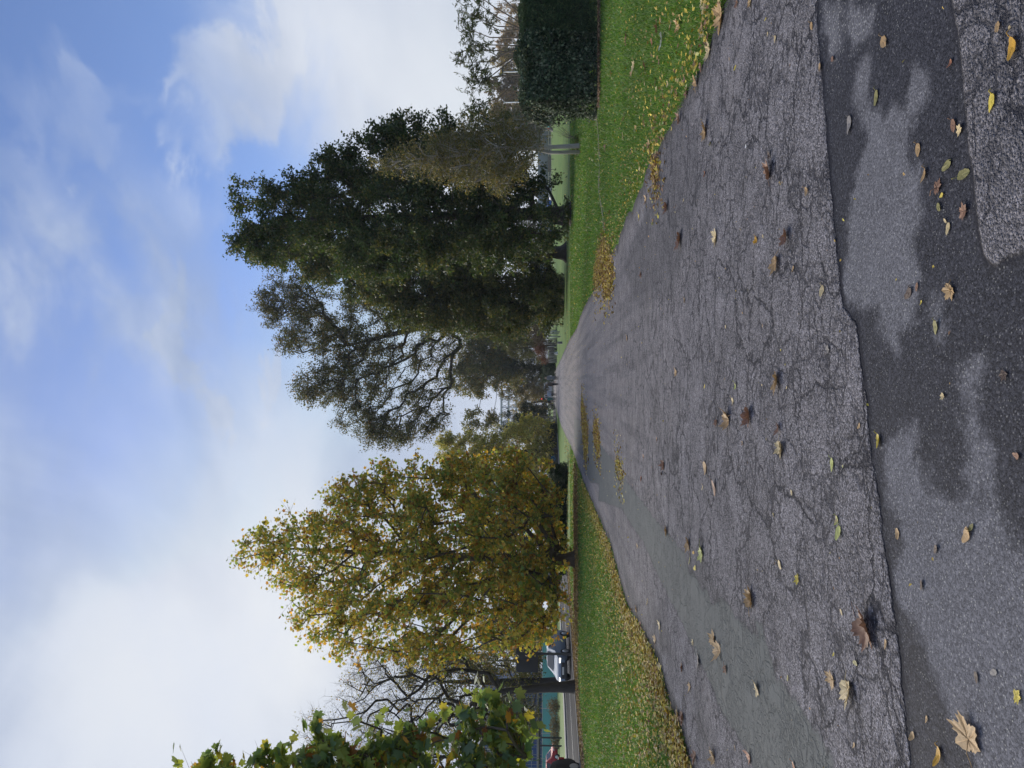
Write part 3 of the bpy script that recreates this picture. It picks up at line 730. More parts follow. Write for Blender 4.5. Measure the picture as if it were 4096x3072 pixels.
crown_tree('lime_tree', 'tall dark green lime tree with the thick flared trunk nearest the hedge', (xb(858, 44), 44),
           lobed(prof_sampler([(912, 880, 915), (965, 750, 985), (1047, 720, 1040), (1155, 700, 1070), (1243, 675, 1060), (1301, 600, 1070), (1447, 560, 1080), (1548, 525, 1085), (1650, 470, 1085), (1725, 452, 1090), (1800, 430, 1090), (1870, 440, 1085), (1940, 490, 1080), (2000, 560, 1075), (2100, 640, 1060), (2170, 680, 1040), (2205, 720, 1010)], 44, 0.9, 0.30, inset=.6), 125, 1.3, 1.9, 211),
           760, .95, 165000, 0.19, T_QUAD, P_LIME, L_LIME, B_DARK, 0.42, 2.2, 11, 'row of lime trees', twigs=7, up=.5, droop=.1)
crown_tree('lime_tree', 'tall lime tree tinged with yellow, second trunk along the row by the path', (xb(1012, 56), 56),
           lobed(prof_sampler([(1045, 960, 1060), (1100, 930, 1090), (1194, 920, 1115), (1353, 910, 1185), (1450, 925, 1215), (1529, 920, 1250), (1676, 915, 1312), (1823, 910, 1330), (1980, 910, 1325), (2117, 940, 1306), (2165, 1000, 1290), (2192, 1075, 1280), (2240, 1110, 1235)], 56, 0.9, 0.30, inset=.7), 125, 1.5, 2.1, 212),
           760, 1.1, 160000, 0.22, T_QUAD, P_LIME2, L_LIME, B_DARK, 0.44, 2.3, 12, 'row of lime trees', twigs=7, up=.5, droop=.1)
crown_tree('poplar_tree', 'very tall airy tree with dark forking limbs rising behind the limes', (xb(1215, 78), 78),
           lobe_sampler([(1170, 1200, 125, 120, 1.0), (1090, 1260, 60, 70, .8), (1280, 1330, 170, 105, 1.0), (1180, 1365, 90, 55, .7), (1500, 1250, 250, 130, .7), (1300, 1545, 140, 85, 1.0), (1240, 1570, 60, 45, .8), (1480, 1500, 130, 160, .75), (1500, 1700, 95, 95, 1.0), (1620, 1715, 130, 85, 1.0), (1740, 1660, 70, 80, .8), (1600, 1420, 120, 120, .6), (1740, 1470, 110, 120, .55), (1770, 1360, 90, 80, .7), (1390, 1420, 120, 110, .9), (1640, 1590, 90, 80, .7), (1400, 1640, 80, 70, .9)], 78, 0.8),
           820, 1.25, 78000, 0.21, T_QUAD, P_OLIVE, L_LIME, B_DARK, 0.72, 8.0, 13, twigs=7, twig_r=.014, up=.62, limb_k=1.5, lean=(-4.6, 0), top=24)
crown_tree('broadleaf_tree', 'rounded olive tree below the tall airy one, branch reaching left over the path', (xb(1455, 135), 135),
           lobe_sampler([(1900, 1480, 110, 110, 1), (1990, 1400, 120, 110, 1), (2030, 1470, 90, 80, 1), (2000, 1330, 150, 70, .7), (1930, 1640, 85, 70, .28), (1880, 1690, 50, 50, .28), (1970, 1680, 45, 45, .25)], 135, 0.8),
           330, 1.9, 52000, 0.36, T_QUAD, [(w_, tuple(q * 1.4 for q in c_)) for w_, c_ in P_OLIVE], L_LIME, B_DARK, 0.45, 4.0, 14, twigs=6, twig_r=.014, up=.15, limb_k=1.0)
crown_tree('birch_tree', 'slender twin-stemmed small tree with pale grey stems and sparse olive leaves', (xb(586, 32), 32),
           prof_sampler([(1470, 640, 665), (1600, 600, 680), (1700, 560, 700), (1800, 520, 720), (1900, 480, 745), (1980, 450, 760), (2050, 450, 750), (2110, 470, 700), (2165, 500, 650)], 32, 0.8, 0.5),
           300, 0.66, 19000, 0.10, T_QUAD, [(3, (.19, .165, .065)), (3, (.125, .125, .05)), (2, (.09, .10, .04)), (1, (.27, .21, .08))], L_LIME, B_GREY, 0.075, 1.9, 15, twigs=6, twig_r=.005, flare=.2, up=.7,
           stems=[([at(2330, 608, 32.1) * [1, 1, 0], at(2200, 610, 32.1), at(2080, 585, 32.2), at(1900, 600, 32.3)], [.085, .075, .06, .03])])
crown_tree('plane_tree', 'golden autumn plane tree with a pointed crown on the left lawn', (xb(2235, 37), 37),
           prof_sampler([(921, 2210, 2230), (972, 2150, 2262), (1060, 2085, 2305), (1135, 2045, 2340), (1175, 2032, 2440), (1257, 1985, 2540), (1352, 1942, 2605), (1440, 1905, 2605), (1501, 1850, 2610), (1630, 1850, 2640), (1718, 1800, 2640), (1850, 1830, 2620), (1970, 1805, 2600), (2100, 1805, 2600), (2190, 1890, 2560), (2240, 1960, 2500)], 37, 0.9, 0.42, inset=.1),
           800, .82, 58000, 0.202, T_STAR, P_PLANE, L_PLANE, B_PLANE, 0.27, 1.7, 16, twigs=7, twig_r=.008, up=.72, flare=.35, droop=.15, limb_k=1.15,
           ztaper=lambda q: 1.9 - 1.15 * np.clip(q * 1.25, 0, 1))
crown_tree('bare_tree', 'leaning dark tree at the roadside, nearly bare with fine black twigs', (-15.2, 36.5),
           prof_sampler([(1200, 2880, 2960), (1330, 2790, 3060), (1437, 2630, 3120), (1550, 2590, 3160), (1700, 2570, 3160), (1850, 2590, 3080), (1960, 2650, 2960)], 37, 0.8, 0.45),
           330, 0.8, 4200, 0.11, T_QUAD, P_GOLD, L_PLANE, B_DARK, 0.27, 3.4, 17, twigs=7, twig_r=.007, up=.6, flare=.3, bare=0.8, limb_k=1.0, top=6.0, lean=(-.75, .3))
crown_tree('roadside_tree', 'thick dark trunk under yellow-green leaves beyond the road, behind the dark car', (xb(2728, 60), 60),
           prof_sampler([(1640, 2640, 2800), (1760, 2570, 2900), (1900, 2540, 2960), (2030, 2550, 2960), (2110, 2570, 2900), (2165, 2600, 2800)], 60, 0.6, 0.45),
           190, 1.1, 17000, 0.18, T_QUAD, [(3, (.11, .11, .03)), (2, (.18, .15, .03)), (3, (.06, .075, .02))], L_LIME, B_DARK, 0.45, 2.0, 18, twigs=6, twig_r=.01, flare=.15)
crown_tree('olive_tree', 'bushy olive-yellow tree just right of the golden plane tree', (xb(1800, 100), 100),
           prof_sampler([(1765, 1770, 1860), (1800, 1735, 1900), (1900, 1735, 1920), (2000, 1725, 1930), (2060, 1690, 1930), (2140, 1672, 1920), (2195, 1700, 1880)], 100, 0.8, 0.4),
           240, 1.3, 46000, 0.26, T_QUAD, [(3, (.50, .44, .12)), (3, (.36, .36, .10)), (2, (.60, .51, .15)), (2, (.22, .25, .07))], L_LIME, B_DARK, 0.3, 1.2, 19, twigs=6, twig_r=.01)
crown_tree('evergreen_tree', 'dark spiky evergreen standing left of the far end of the path', (xb(1690, 116), 116),
           prof_sampler([(1990, 1700, 1740), (2040, 1650, 1760), (2090, 1622, 1770), (2140, 1608, 1770), (2180, 1612, 1760), (2208, 1620, 1740)], 116, 0.8, 0.4),
           120, 1.1, 17000, 0.30, T_NARROW, [(3, (.022, .04, .02)), (2, (.035, .052, .026)), (1, (.05, .06, .03))], L_DARK, B_DARK, 0.25, .8, 20, twigs=6, twig_r=0)
crown_tree('ochre_tree', 'soft ochre tree in the distance above the walkers', (xb(1600, 175), 175),
           prof_sampler([(2060, 1590, 1650), (2090, 1560, 1680), (2140, 1545, 1690), (2185, 1550, 1690)], 175, 0.7, 0.45),
           90, 1.6, 9000, 0.36, T_QUAD, [(3, (.34, .26, .08)), (2, (.26, .21, .07)), (1, (.18, .16, .06))], L_FAR, B_DARK, 0.35, 2, 21, twigs=5, twig_r=.02)
crown_tree('far_tree', 'hazy brown-green tree behind the people at the far end of the path', (xb(1500, 165), 165),
           prof_sampler([(2010, 1500, 1580), (2060, 1470, 1590), (2120, 1450, 1590), (2170, 1460, 1580), (2195, 1480, 1560)], 165, 0.7, 0.45),
           100, 1.6, 10000, 0.36, T_QUAD, [(3, (.15, .13, .06)), (2, (.11, .105, .05)), (2, (.2, .15, .065))], L_FAR, B_DARK, 0.35, 2, 22, twigs=5, twig_r=.02)
crown_tree('conifer_tree', 'yellowish conifer tapering above the reddish shrub', (xb(1380, 118), 118),
           prof_sampler([(2010, 1395, 1405), (2060, 1375, 1425), (2110, 1350, 1440), (2180, 1330, 1450)], 118, 0.9, 0.4),
           90, .9, 11000, 0.24, T_NARROW, [(3, (.10, .10, .028)), (3, (.07, .08, .024)), (1, (.14, .13, .035))], L_LIME, B_DARK, 0.2, 1, 23, twigs=6, twig_r=0)
crown_tree('conifer_tree', 'dark drooping conifer behind the walkers on the right edge of the path', (xb(1475, 128), 128),
           prof_sampler([(1990, 1465, 1475), (2060, 1440, 1500), (2120, 1425, 1515), (2200, 1420, 1520)], 128, 0.9, 0.4),
           110, 1.1, 13000, 0.27, T_NARROW, [(3, (.022, .032, .016)), (2, (.035, .045, .02))], L_DARK, B_DARK, 0.25, 1, 24, twigs=6, twig_r=0, droop=.5)
# trees beyond the playing field, right
FARR = [('bare brown birch behind the willowy shrub at the right end of the field', 30, 250, [(1985, 30, 70), (2030, -40, 140), (2100, -60, 170), (2185, -40, 150)], P_BROWN, 8000),
        ('brown autumn tree left of the pale floodlight mast', 165, 240, [(1995, 150, 200), (2050, 110, 250), (2110, 90, 270), (2190, 110, 260)], P_BROWN, 9000),
        ('yellow-topped autumn tree between two floodlight masts', 250, 235, [(1965, 235, 255), (2010, 205, 290), (2080, 190, 310), (2190, 200, 310)], [(3, (.22, .17, .06)), (2, (.14, .12, .05)), (2, (.10, .09, .04))], 9000),
        ('tallest brown round-topped tree beyond the field', 345, 225, [(1955, 330, 360), (2000, 300, 395), (2080, 285, 410), (2190, 300, 400)], [(3, (.10, .08, .04)), (3, (.07, .065, .035)), (1, (.14, .10, .05))], 12000),
        ('pale sandy tree with fine bare top beyond the field', 425, 220, [(1955, 405, 440), (2010, 385, 470), (2080, 375, 480), (2190, 385, 470)], P_BROWN, 9000),
        ('straw-yellow tree beside the dark lime crown', 470, 205, [(1935, 455, 485), (1990, 430, 510), (2060, 425, 520), (2175, 430, 520)], [(3, (.24, .19, .09)), (2, (.17, .14, .06)), (1, (.12, .11, .05))], 10000),
        ('olive tree low behind the birch crown', 520, 195, [(1990, 490, 540), (2050, 460, 580), (2110, 450, 600), (2170, 470, 590)], [(3, (.06, .07, .035)), (2, (.09, .085, .04))], 9000)]
for i, (lb, py, Y, pr, pal, nl) in enumerate(FARR):
    crown_tree('field_tree', lb, (xb(py, Y), Y), prof_sampler(pr, Y, 0.7, 0.45), 120, 1.8, int(nl * 1.7), 0.50, T_QUAD, [(w_, tuple(min(.7, q * 1.5) * k_ for q, k_ in zip(c_, (1.08, 1, .8)))) for w_, c_ in pal], L_FAR, B_GREY, 0.35, 3, 40 + i, 'trees beyond the playing field', twigs=6, twig_r=.03, up=.7)
# trees seen through the gap between and under the limes and above the left road
FARM = [('grey-green tree far off between the lime trunks', 900, 260, [(2080, 850, 960), (2120, 800, 1000), (2180, 800, 1010)], [(2, (.06, .07, .045)), (2, (.09, .085, .05))], 7000),
        ('wide dull green tree behind the second lime trunk', 1120, 250, [(2060, 1060, 1180), (2120, 1020, 1230), (2190, 1030, 1220)], [(2, (.05, .06, .035)), (2, (.08, .08, .04))], 8000),
        ('dense green tree closing the view behind the pale posts', 1300, 175, [(2020, 1260, 1350), (2090, 1220, 1400), (2195, 1230, 1410)], [(3, (.04, .05, .022)), (2, (.065, .07, .028))], 13000)]
for i, (lb, py, Y, pr, pal, nl) in enumerate(FARM):
    crown_tree('far_tree', lb, (xb(py, Y), Y), prof_sampler(pr, Y, 0.6, 0.45), 90, 1.9, nl, 0.50, T_QUAD, pal, L_FAR, B_DARK, 0.35, 1, 50 + i, twigs=6, twig_r=.02)
FARL = [('yellowing tree behind the teal fence, left of the leaning trunk', 2860, 112, [(1990, 2820, 2900), (2050, 2790, 2930), (2120, 2780, 2940), (2160, 2800, 2930)], P_GOLD, 4200, .17),
        ('golden tree between the road sign and the blue building', 2640, 118, [(1880, 2600, 2680), (1990, 2550, 2740), (2090, 2540, 2750), (2190, 2560, 2730)], P_GOLD, 14000, .3),
        ('dark green tree behind the grey road sign', 2500, 112, [(1900, 2460, 2540), (2000, 2410, 2590), (2100, 2400, 2600), (2210, 2420, 2580)], P_OLIVE, 16000, .3),
        ('olive tree across the road behind the traffic signals', 2350, 120, [(1900, 2320, 2390), (2000, 2270, 2430), (2100, 2260, 2440), (2200, 2280, 2430)], P_OLIVE, 16000, .3),
        ('deep green tree behind the lowest golden plane leaves', 2150, 112, [(1850, 2110, 2190), (1960, 2040, 2260), (2080, 2020, 2280), (2210, 2040, 2260)], [(3, (.04, .052, .02)), (2, (.06, .065, .025))], 18000, .3),
        ('olive tree peeping between the plane tree and the bushy tree', 1980, 118, [(1880, 1940, 2010), (1960, 1890, 2060), (2080, 1870, 2080), (2210, 1890, 2060)], P_OLIVE, 16000, .3)]
for i, (lb, py, Y, pr, pal, nl, ls) in enumerate(FARL):
    crown_tree('background_tree', lb, (xb(py, Y), Y), prof_sampler(pr, Y, 0.6, 0.45), 100, 1.4, nl, ls, T_QUAD, pal, L_FAR, B_DARK, 0.3, 1.5, 60 + i, twigs=6, twig_r=.015)

# ================================================================== plane boughs hanging in from the left, trunk outside the picture
g = np.random.default_rng(91)
FBP = [(700, 3075, 3360), (790, 3005, 3380), (960, 2990, 3380), (1035, 2985, 3380), (1120, 2958, 3380), (1240, 2860, 3380), (1310, 2825, 3380), (1380, 2822, 3380), (1480, 2850, 3380), (1570, 2855, 3380), (1700, 2815, 3380), (1830, 2745, 3380), (1900, 2728, 3380), (2040, 2735, 3360), (2085, 2810, 3340), (2110, 2930, 3300), (2118, 3030, 3250)]
crown_tree('plane_tree', 'close plane tree boughs with large green and yellow leaves at the left edge', (-8.6, 12.4), prof_sampler(FBP, 11.6, 0.6, 0.6, inset=.14),
           230, 0.42, 3000, 0.215, T_MAPLE, P_MAPLE, L_PLANE, B_PLANE, 0.24, 1.6, 92, twigs=5, twig_r=.004, flare=.4, up=.55, top=8.5, limb_k=.75, jit=.14, lean=(.4, 0), droop=.25)

# ================================================================== shrubs, hedges
bush('holly_shrub', 'dark glossy shrub right of the plane trunk', [ell(2185, 2290, 1850, 1935, 52, 1.0), ell(2200, 2285, 1880, 1990, 53, 1.0)], 9000, .12, T_QUAD, P_EVER, L_DARK, B_DARK, 101, stems=8)
DS = [('broad black-green shrub directly behind the plane trunk', (2180, 2290, 1970, 2130, 54)), ('low dark shrub between plane trunk and glossy shrub', (2195, 2290, 2090, 2240, 55)),
      ('dark speckled bush left of the plane trunk hiding the white car', (2195, 2290, 2225, 2300, 53))]
for i, (lb, q) in enumerate(DS):
    bush('evergreen_shrub', lb, [ell(*q, ry=1.0)], 9000, .12, T_QUAD, P_EVER, L_DARK, B_DARK, 103 + i, stems=8, group='dark shrubs behind the plane tree')
bush('dark_hedge', 'long low dark hedge left of the path beyond the graffiti cabinet', [ell(2176, 2240, 1690, 1760, 104, 1.2), ell(2172, 2240, 1740, 1830, 104, 1.2), ell(2180, 2240, 1790, 1880, 104, 1.2)], 14000, .17, T_QUAD, P_EVER, L_DARK, B_DARK, 110, cat='hedge', stems=6)
bush('brown_shrub', 'bare brown shrub above the pale posts', [ell(2105, 2185, 1285, 1370, 112, 1.4), ell(2125, 2195, 1340, 1400, 112, 1.2)], 6500, .16, T_NARROW, [(3, (.10, .07, .055)), (2, (.07, .055, .045)), (1, (.13, .09, .06))], L_FAR, B_TWIG, 111, stems=30, stem_r=.025)
bush('red_shrub', 'reddish shrub above the pale posts', [ell(2140, 2190, 1370, 1440, 111, 1.2), ell(2160, 2195, 1420, 1460, 111, 1.0), ell(2130, 2180, 1380, 1410, 111, 1.0)], 6500, .15, T_NARROW, P_RED, L_FAR, B_TWIG, 112, stems=24, stem_r=.02)
bush('low_shrub', 'low dark green shrubs under the conifer beside the right path edge', [ell(2168, 2225, 1440, 1500, 122, 1.3), ell(2160, 2220, 1480, 1530, 124, 1.3)], 7000, .18, T_QUAD, P_YEW, L_DARK, B_DARK, 113, stems=6)
bush('lime_suckers', 'leafy suckers at the foot of the third lime, edged with yellow', [ell(2150, 2272, 1090, 1200, 62, 1.4), ell(2165, 2268, 1180, 1290, 64, 1.4)], 13000, .14, T_QUAD, P_LIME2, L_LIME, B_DARK, 114, stems=14)
bush('grey_shrub', 'thin grey twiggy shrub beside the dark evergreen', [ell(2130, 2205, 1650, 1720, 108, 1.2)], 1600, .16, T_NARROW, [(2, (.10, .095, .07)), (1, (.14, .12, .08))], L_FAR, B_GREY, 115, stems=34, stem_r=.02)
bush('verge_shrub', 'brown-green scrub in front of the teal fence', [ell(2188, 2240, 2790, 2860, 84, 1.0), ell(2195, 2242, 2850, 2960, 84, 1.0), ell(2200, 2240, 2930, 2990, 84, .8)], 4200, .13, T_QUAD, P_BROWN[:3] + [(2, (.07, .09, .03))], L_FAR, B_TWIG, 116, stems=30, stem_r=.02)
# twiggy stems and a low plant by the birch
b0 = gp(2318, 560)
root = thing('twiggy_sapling', 'bare twiggy sapling leaning beside the twin grey stems', 'sapling', (b0[0], b0[1], 0))
mb = MB(); g = np.random.default_rng(3)
for i in range(9):
    a = g.uniform(-.9, .9); h = g.uniform(.7, 1.45); lean = -a * .45 - .25 * 0 + .5
    p1 = np.array([lean * h * .35, g.normal(0, .1), h * .5]); p2 = np.array([lean * h * .9, g.normal(0, .2), h])
    mb.tube([(g.normal(0, .04), g.normal(0, .04), -.02), p1, p2], [.011, .008, .003], 5)
    for k in range(3):
        q = p1 + (p2 - p1) * g.uniform(.1, .9); mb.tube([q, q + np.array([g.normal(.12, .1), g.normal(0, .1), g.uniform(.1, .3)])], [.004, .002], 4)
mb.build('branch', B_TWIG, root, smooth=True)
bush('low_plant', 'low leafy plant at the foot of the twin grey stems', [(b0[0] - .15, b0[1] + .2, .1, .55, .4, .22)], 900, .07, T_QUAD, [(3, (.05, .10, .02)), (1, (.10, .12, .03))], L_LIME, B_TWIG, 118, cat='plant', stems=4, stem_r=.006)

# clipped hedges on the right
def hedge(name, label, x0, x1, y0, y1, h, nleaf, lsize, tmpl, pal, mat, seed, rough=.08, rnd=.25):
    g = np.random.default_rng(seed); cx, cyy = (x0 + x1) / 2, (y0 + y1) / 2
    root = thing(name, label, 'hedge', (cx, cyy, 0)); hx, hy = (x1 - x0) / 2, (y1 - y0) / 2
    mb = MB(); mb.bbox((0, 0, h * .52), (2 * hx - .7, 2 * hy - .7, h * .80), .12); mb.build('inner_branches', B_DARK, root)
    wts = np.array([2 * hx * h * 1.5, 2 * hy * h, 2 * hy * h, 4 * hx * hy]); k = g.choice(4, nleaf, p=wts / wts.sum()); u_, v_ = g.uniform(-1, 1, nleaf), g.uniform(0, 1, nleaf)
    P = np.zeros((nleaf, 3)); N = np.zeros((nleaf, 3)); dep = np.abs(g.normal(0, .14, nleaf))
    s = k == 0; P[s] = np.stack([u_[s] * hx, -hy + dep[s], v_[s] * h], 1); N[s] = (0, -1, .35)
    s = k == 1; P[s] = np.stack([-hx + dep[s], u_[s] * hy, v_[s] * h], 1); N[s] = (-1, 0, .35)
    s = k == 2; P[s] = np.stack([hx - dep[s], u_[s] * hy, v_[s] * h], 1); N[s] = (1, 0, .35)
    s = k == 3; P[s] = np.stack([u_[s] * hx, (v_[s] * 2 - 1) * hy, h - dep[s]], 1); N[s] = (0, 0, 1)
    wv = np.sin(P[:, 0] * 2.3 + P[:, 2] * 1.7 + seed) + np.sin(P[:, 0] * 5.1 - P[:, 2] * 4.2) * .6 + np.sin(P[:, 1] * 4 + P[:, 2] * 3.3)
    P += N * (rough * wv * .8 + np.where(g.uniform(0, 1, nleaf) < .06, np.abs(g.normal(0, .12, nleaf)), 0))[:, None]
    # rounded shoulders and an undercut foot
    t_ = np.clip((P[:, 2] - h + rnd) / rnd, 0, 1) ** 2 * rnd * .7; P[:, 1] += np.sign(-P[:, 1]) * t_ * (k != 3) ; P[:, 0] += np.sign(-P[:, 0]) * t_ * (np.abs(P[:, 0]) > hx - .4)
    low = np.clip(1 - P[:, 2] / .45, 0, 1); keep = g.uniform(0, 1, nleaf) > low * .15
    P[:, 1] += low * .16 * (k == 0)
    P, N = P[keep], N[keep]; n = len(P)
    N = unit(N + g.normal(size=(n, 3)) * .55)
    cl_ = (np.floor((P[:, 0] + 20) / .5) * 13 + np.floor(P[:, 2] / .4) * 7).astype(int) % 61
    leaves('foliage', P, N, lsize * g.uniform(.6, 1.25, n), pick(pal, n, g, .2, bias=cl_), tmpl, mat, root, g.normal(size=(n, 3)) + [0, 0, .5], g)
    return root
hx0 = xb(412, 20.6)
hedge('laurel_hedge', 'leafy glossy end of the dark hedge, next to the open field', hx0, hx0 + 2.0, 20.4, 22.2, 2.26, 22000, .095, T_QUAD, [(4, (.045, .07, .042)), (3, (.075, .105, .065)), (2.2, (.15, .175, .115)), (2, (.018, .032, .02))], L_DARK, 121, .10, .35)
hedge('yew_hedge', 'closely clipped blackish hedge at the right edge of the lawn', hx0 + 1.96, hx0 + 7.5, 20.5, 22.3, 2.20, 60000, .11, T_NARROW, [(w_, tuple(q * 1.35 for q in c_)) for w_, c_ in P_YEW], L_DARK, 122, .09, .35)
# willowy shrub standing behind the hedge
g = np.random.default_rng(33); root = thing('willow_shrub', 'tall willowy shrub with narrow leaves arching above the clipped hedge', 'shrub', (11.0, 23.4, 0))
mb = MB(); PP = []; TT = []
STEM = [(1990, 445, 1868, 440), (1980, 330, 1875, 320), (1960, 250, 1850, 250), (1990, 220, 1865, 130), (1960, 120, 1835, 90), (1990, 60, 1835, 30), (2000, 20, 1860, -40), (1990, 160, 1880, 180), (1990, 300, 1890, 380), (2010, 90, 1900, 60), (1990, 190, 1850, 205), (1980, -40, 1850, -80), (2000, 270, 1900, 300), (2000, -100, 1860, -150)]
for i, (pxm, pym, pxt, pyt) in enumerate(STEM):
    Yk = 23.4 + g.normal(0, .35); m_, tp = at(pxm, pym * .75 + 60, Yk), at(pxt, pyt, Yk + g.normal(0, .3)); b_ = np.array([11.0 + g.normal(0, .5), 23.4 + g.normal(0, .25), 0])
    pts = np.array([b_, b_ * .5 + m_ * .5 + [0, 0, .3], m_, m_ * .45 + tp * .55 + [0, 0, .12], tp]) - [11.0, 23.4, 0]
    mb.tube(pts, [.035, .028, .018, .010, .004], 6)
    for k in range(13):
        f_ = g.uniform(.25, 1); a_ = pts[2] + (pts[4] - pts[2]) * f_ + [0, 0, .05]; e_ = a_ + unit(g.normal(size=3) * [1, .8, .7] + (pts[4] - pts[3]) * .5) * g.uniform(.25, .6)
        mb.tube([a_, e_], [.006, .002], 4)
        n = 15; ff = g.uniform(.1, 1.05, n)[:, None]; PP.append(a_ + (e_ - a_) * ff + g.normal(0, .035, (n, 3))); TT.append(np.repeat([unit(e_ - a_)], n, 0) + g.normal(0, .5, (n, 3)) + [0, 0, -.25])
for k in range(40):     # bare cut twigs rising out of the hedge top
    b_ = np.array([g.uniform(-2.4, 4), g.uniform(-.6, .4), 1.9]); mb.tube([b_, b_ + [g.normal(0, .25), g.normal(0, .1), g.uniform(.6, 1.3)]], [.009, .004], 4)
PP = np.concatenate(PP); TT = np.concatenate(TT); n = len(PP)
mb.build('stem', bark_mat('willow_bark', (.10, .075, .055), (.2, .16, .12)), root, smooth=True)
leaves('foliage', PP, unit(g.normal(size=(n, 3)) + [0, 0, .6]), g.uniform(.11, .21, n), pick([(3, (.05, .075, .03)), (2, (.08, .105, .05)), (1, (.12, .14, .08)), (.6, (.10, .08, .05))], n, g), T_NARROW, L_LIME, root, TT, g)
# ================================================================== things by the road and in the distance
M_TYRE = principled('tyre_rubber', (0.02, 0.02, 0.02), 0.8)
M_RIM = principled('alloy', (0.55, 0.56, 0.58), 0.35, 0.8)
M_GLASS = principled('car_glass', (0.03, 0.04, 0.05), 0.12, spec=0.5)
M_TRIM = principled('black_trim', (0.025, 0.025, 0.027), 0.5)
M_LAMP = principled('headlamp_glass', (0.8, 0.8, 0.8), 0.15, emit=(1, .97, .9), estr=1.2)
M_RLAMP = principled('tail_lamp', (0.35, 0.02, 0.02), 0.25)
M_STEEL = principled('galvanised_steel', (0.42, 0.43, 0.44), 0.5, 0.6, noise=.15)
M_WHITE = principled('white_paint', (0.70, 0.70, 0.69), 0.55, noise=.12, nscale=3)
M_POST = principled('dark_grey_paint', (0.050, 0.056, 0.062), 0.6, noise=.25, nscale=4)
M_BLACK = principled('black_paint', (0.018, 0.018, 0.02), 0.5)

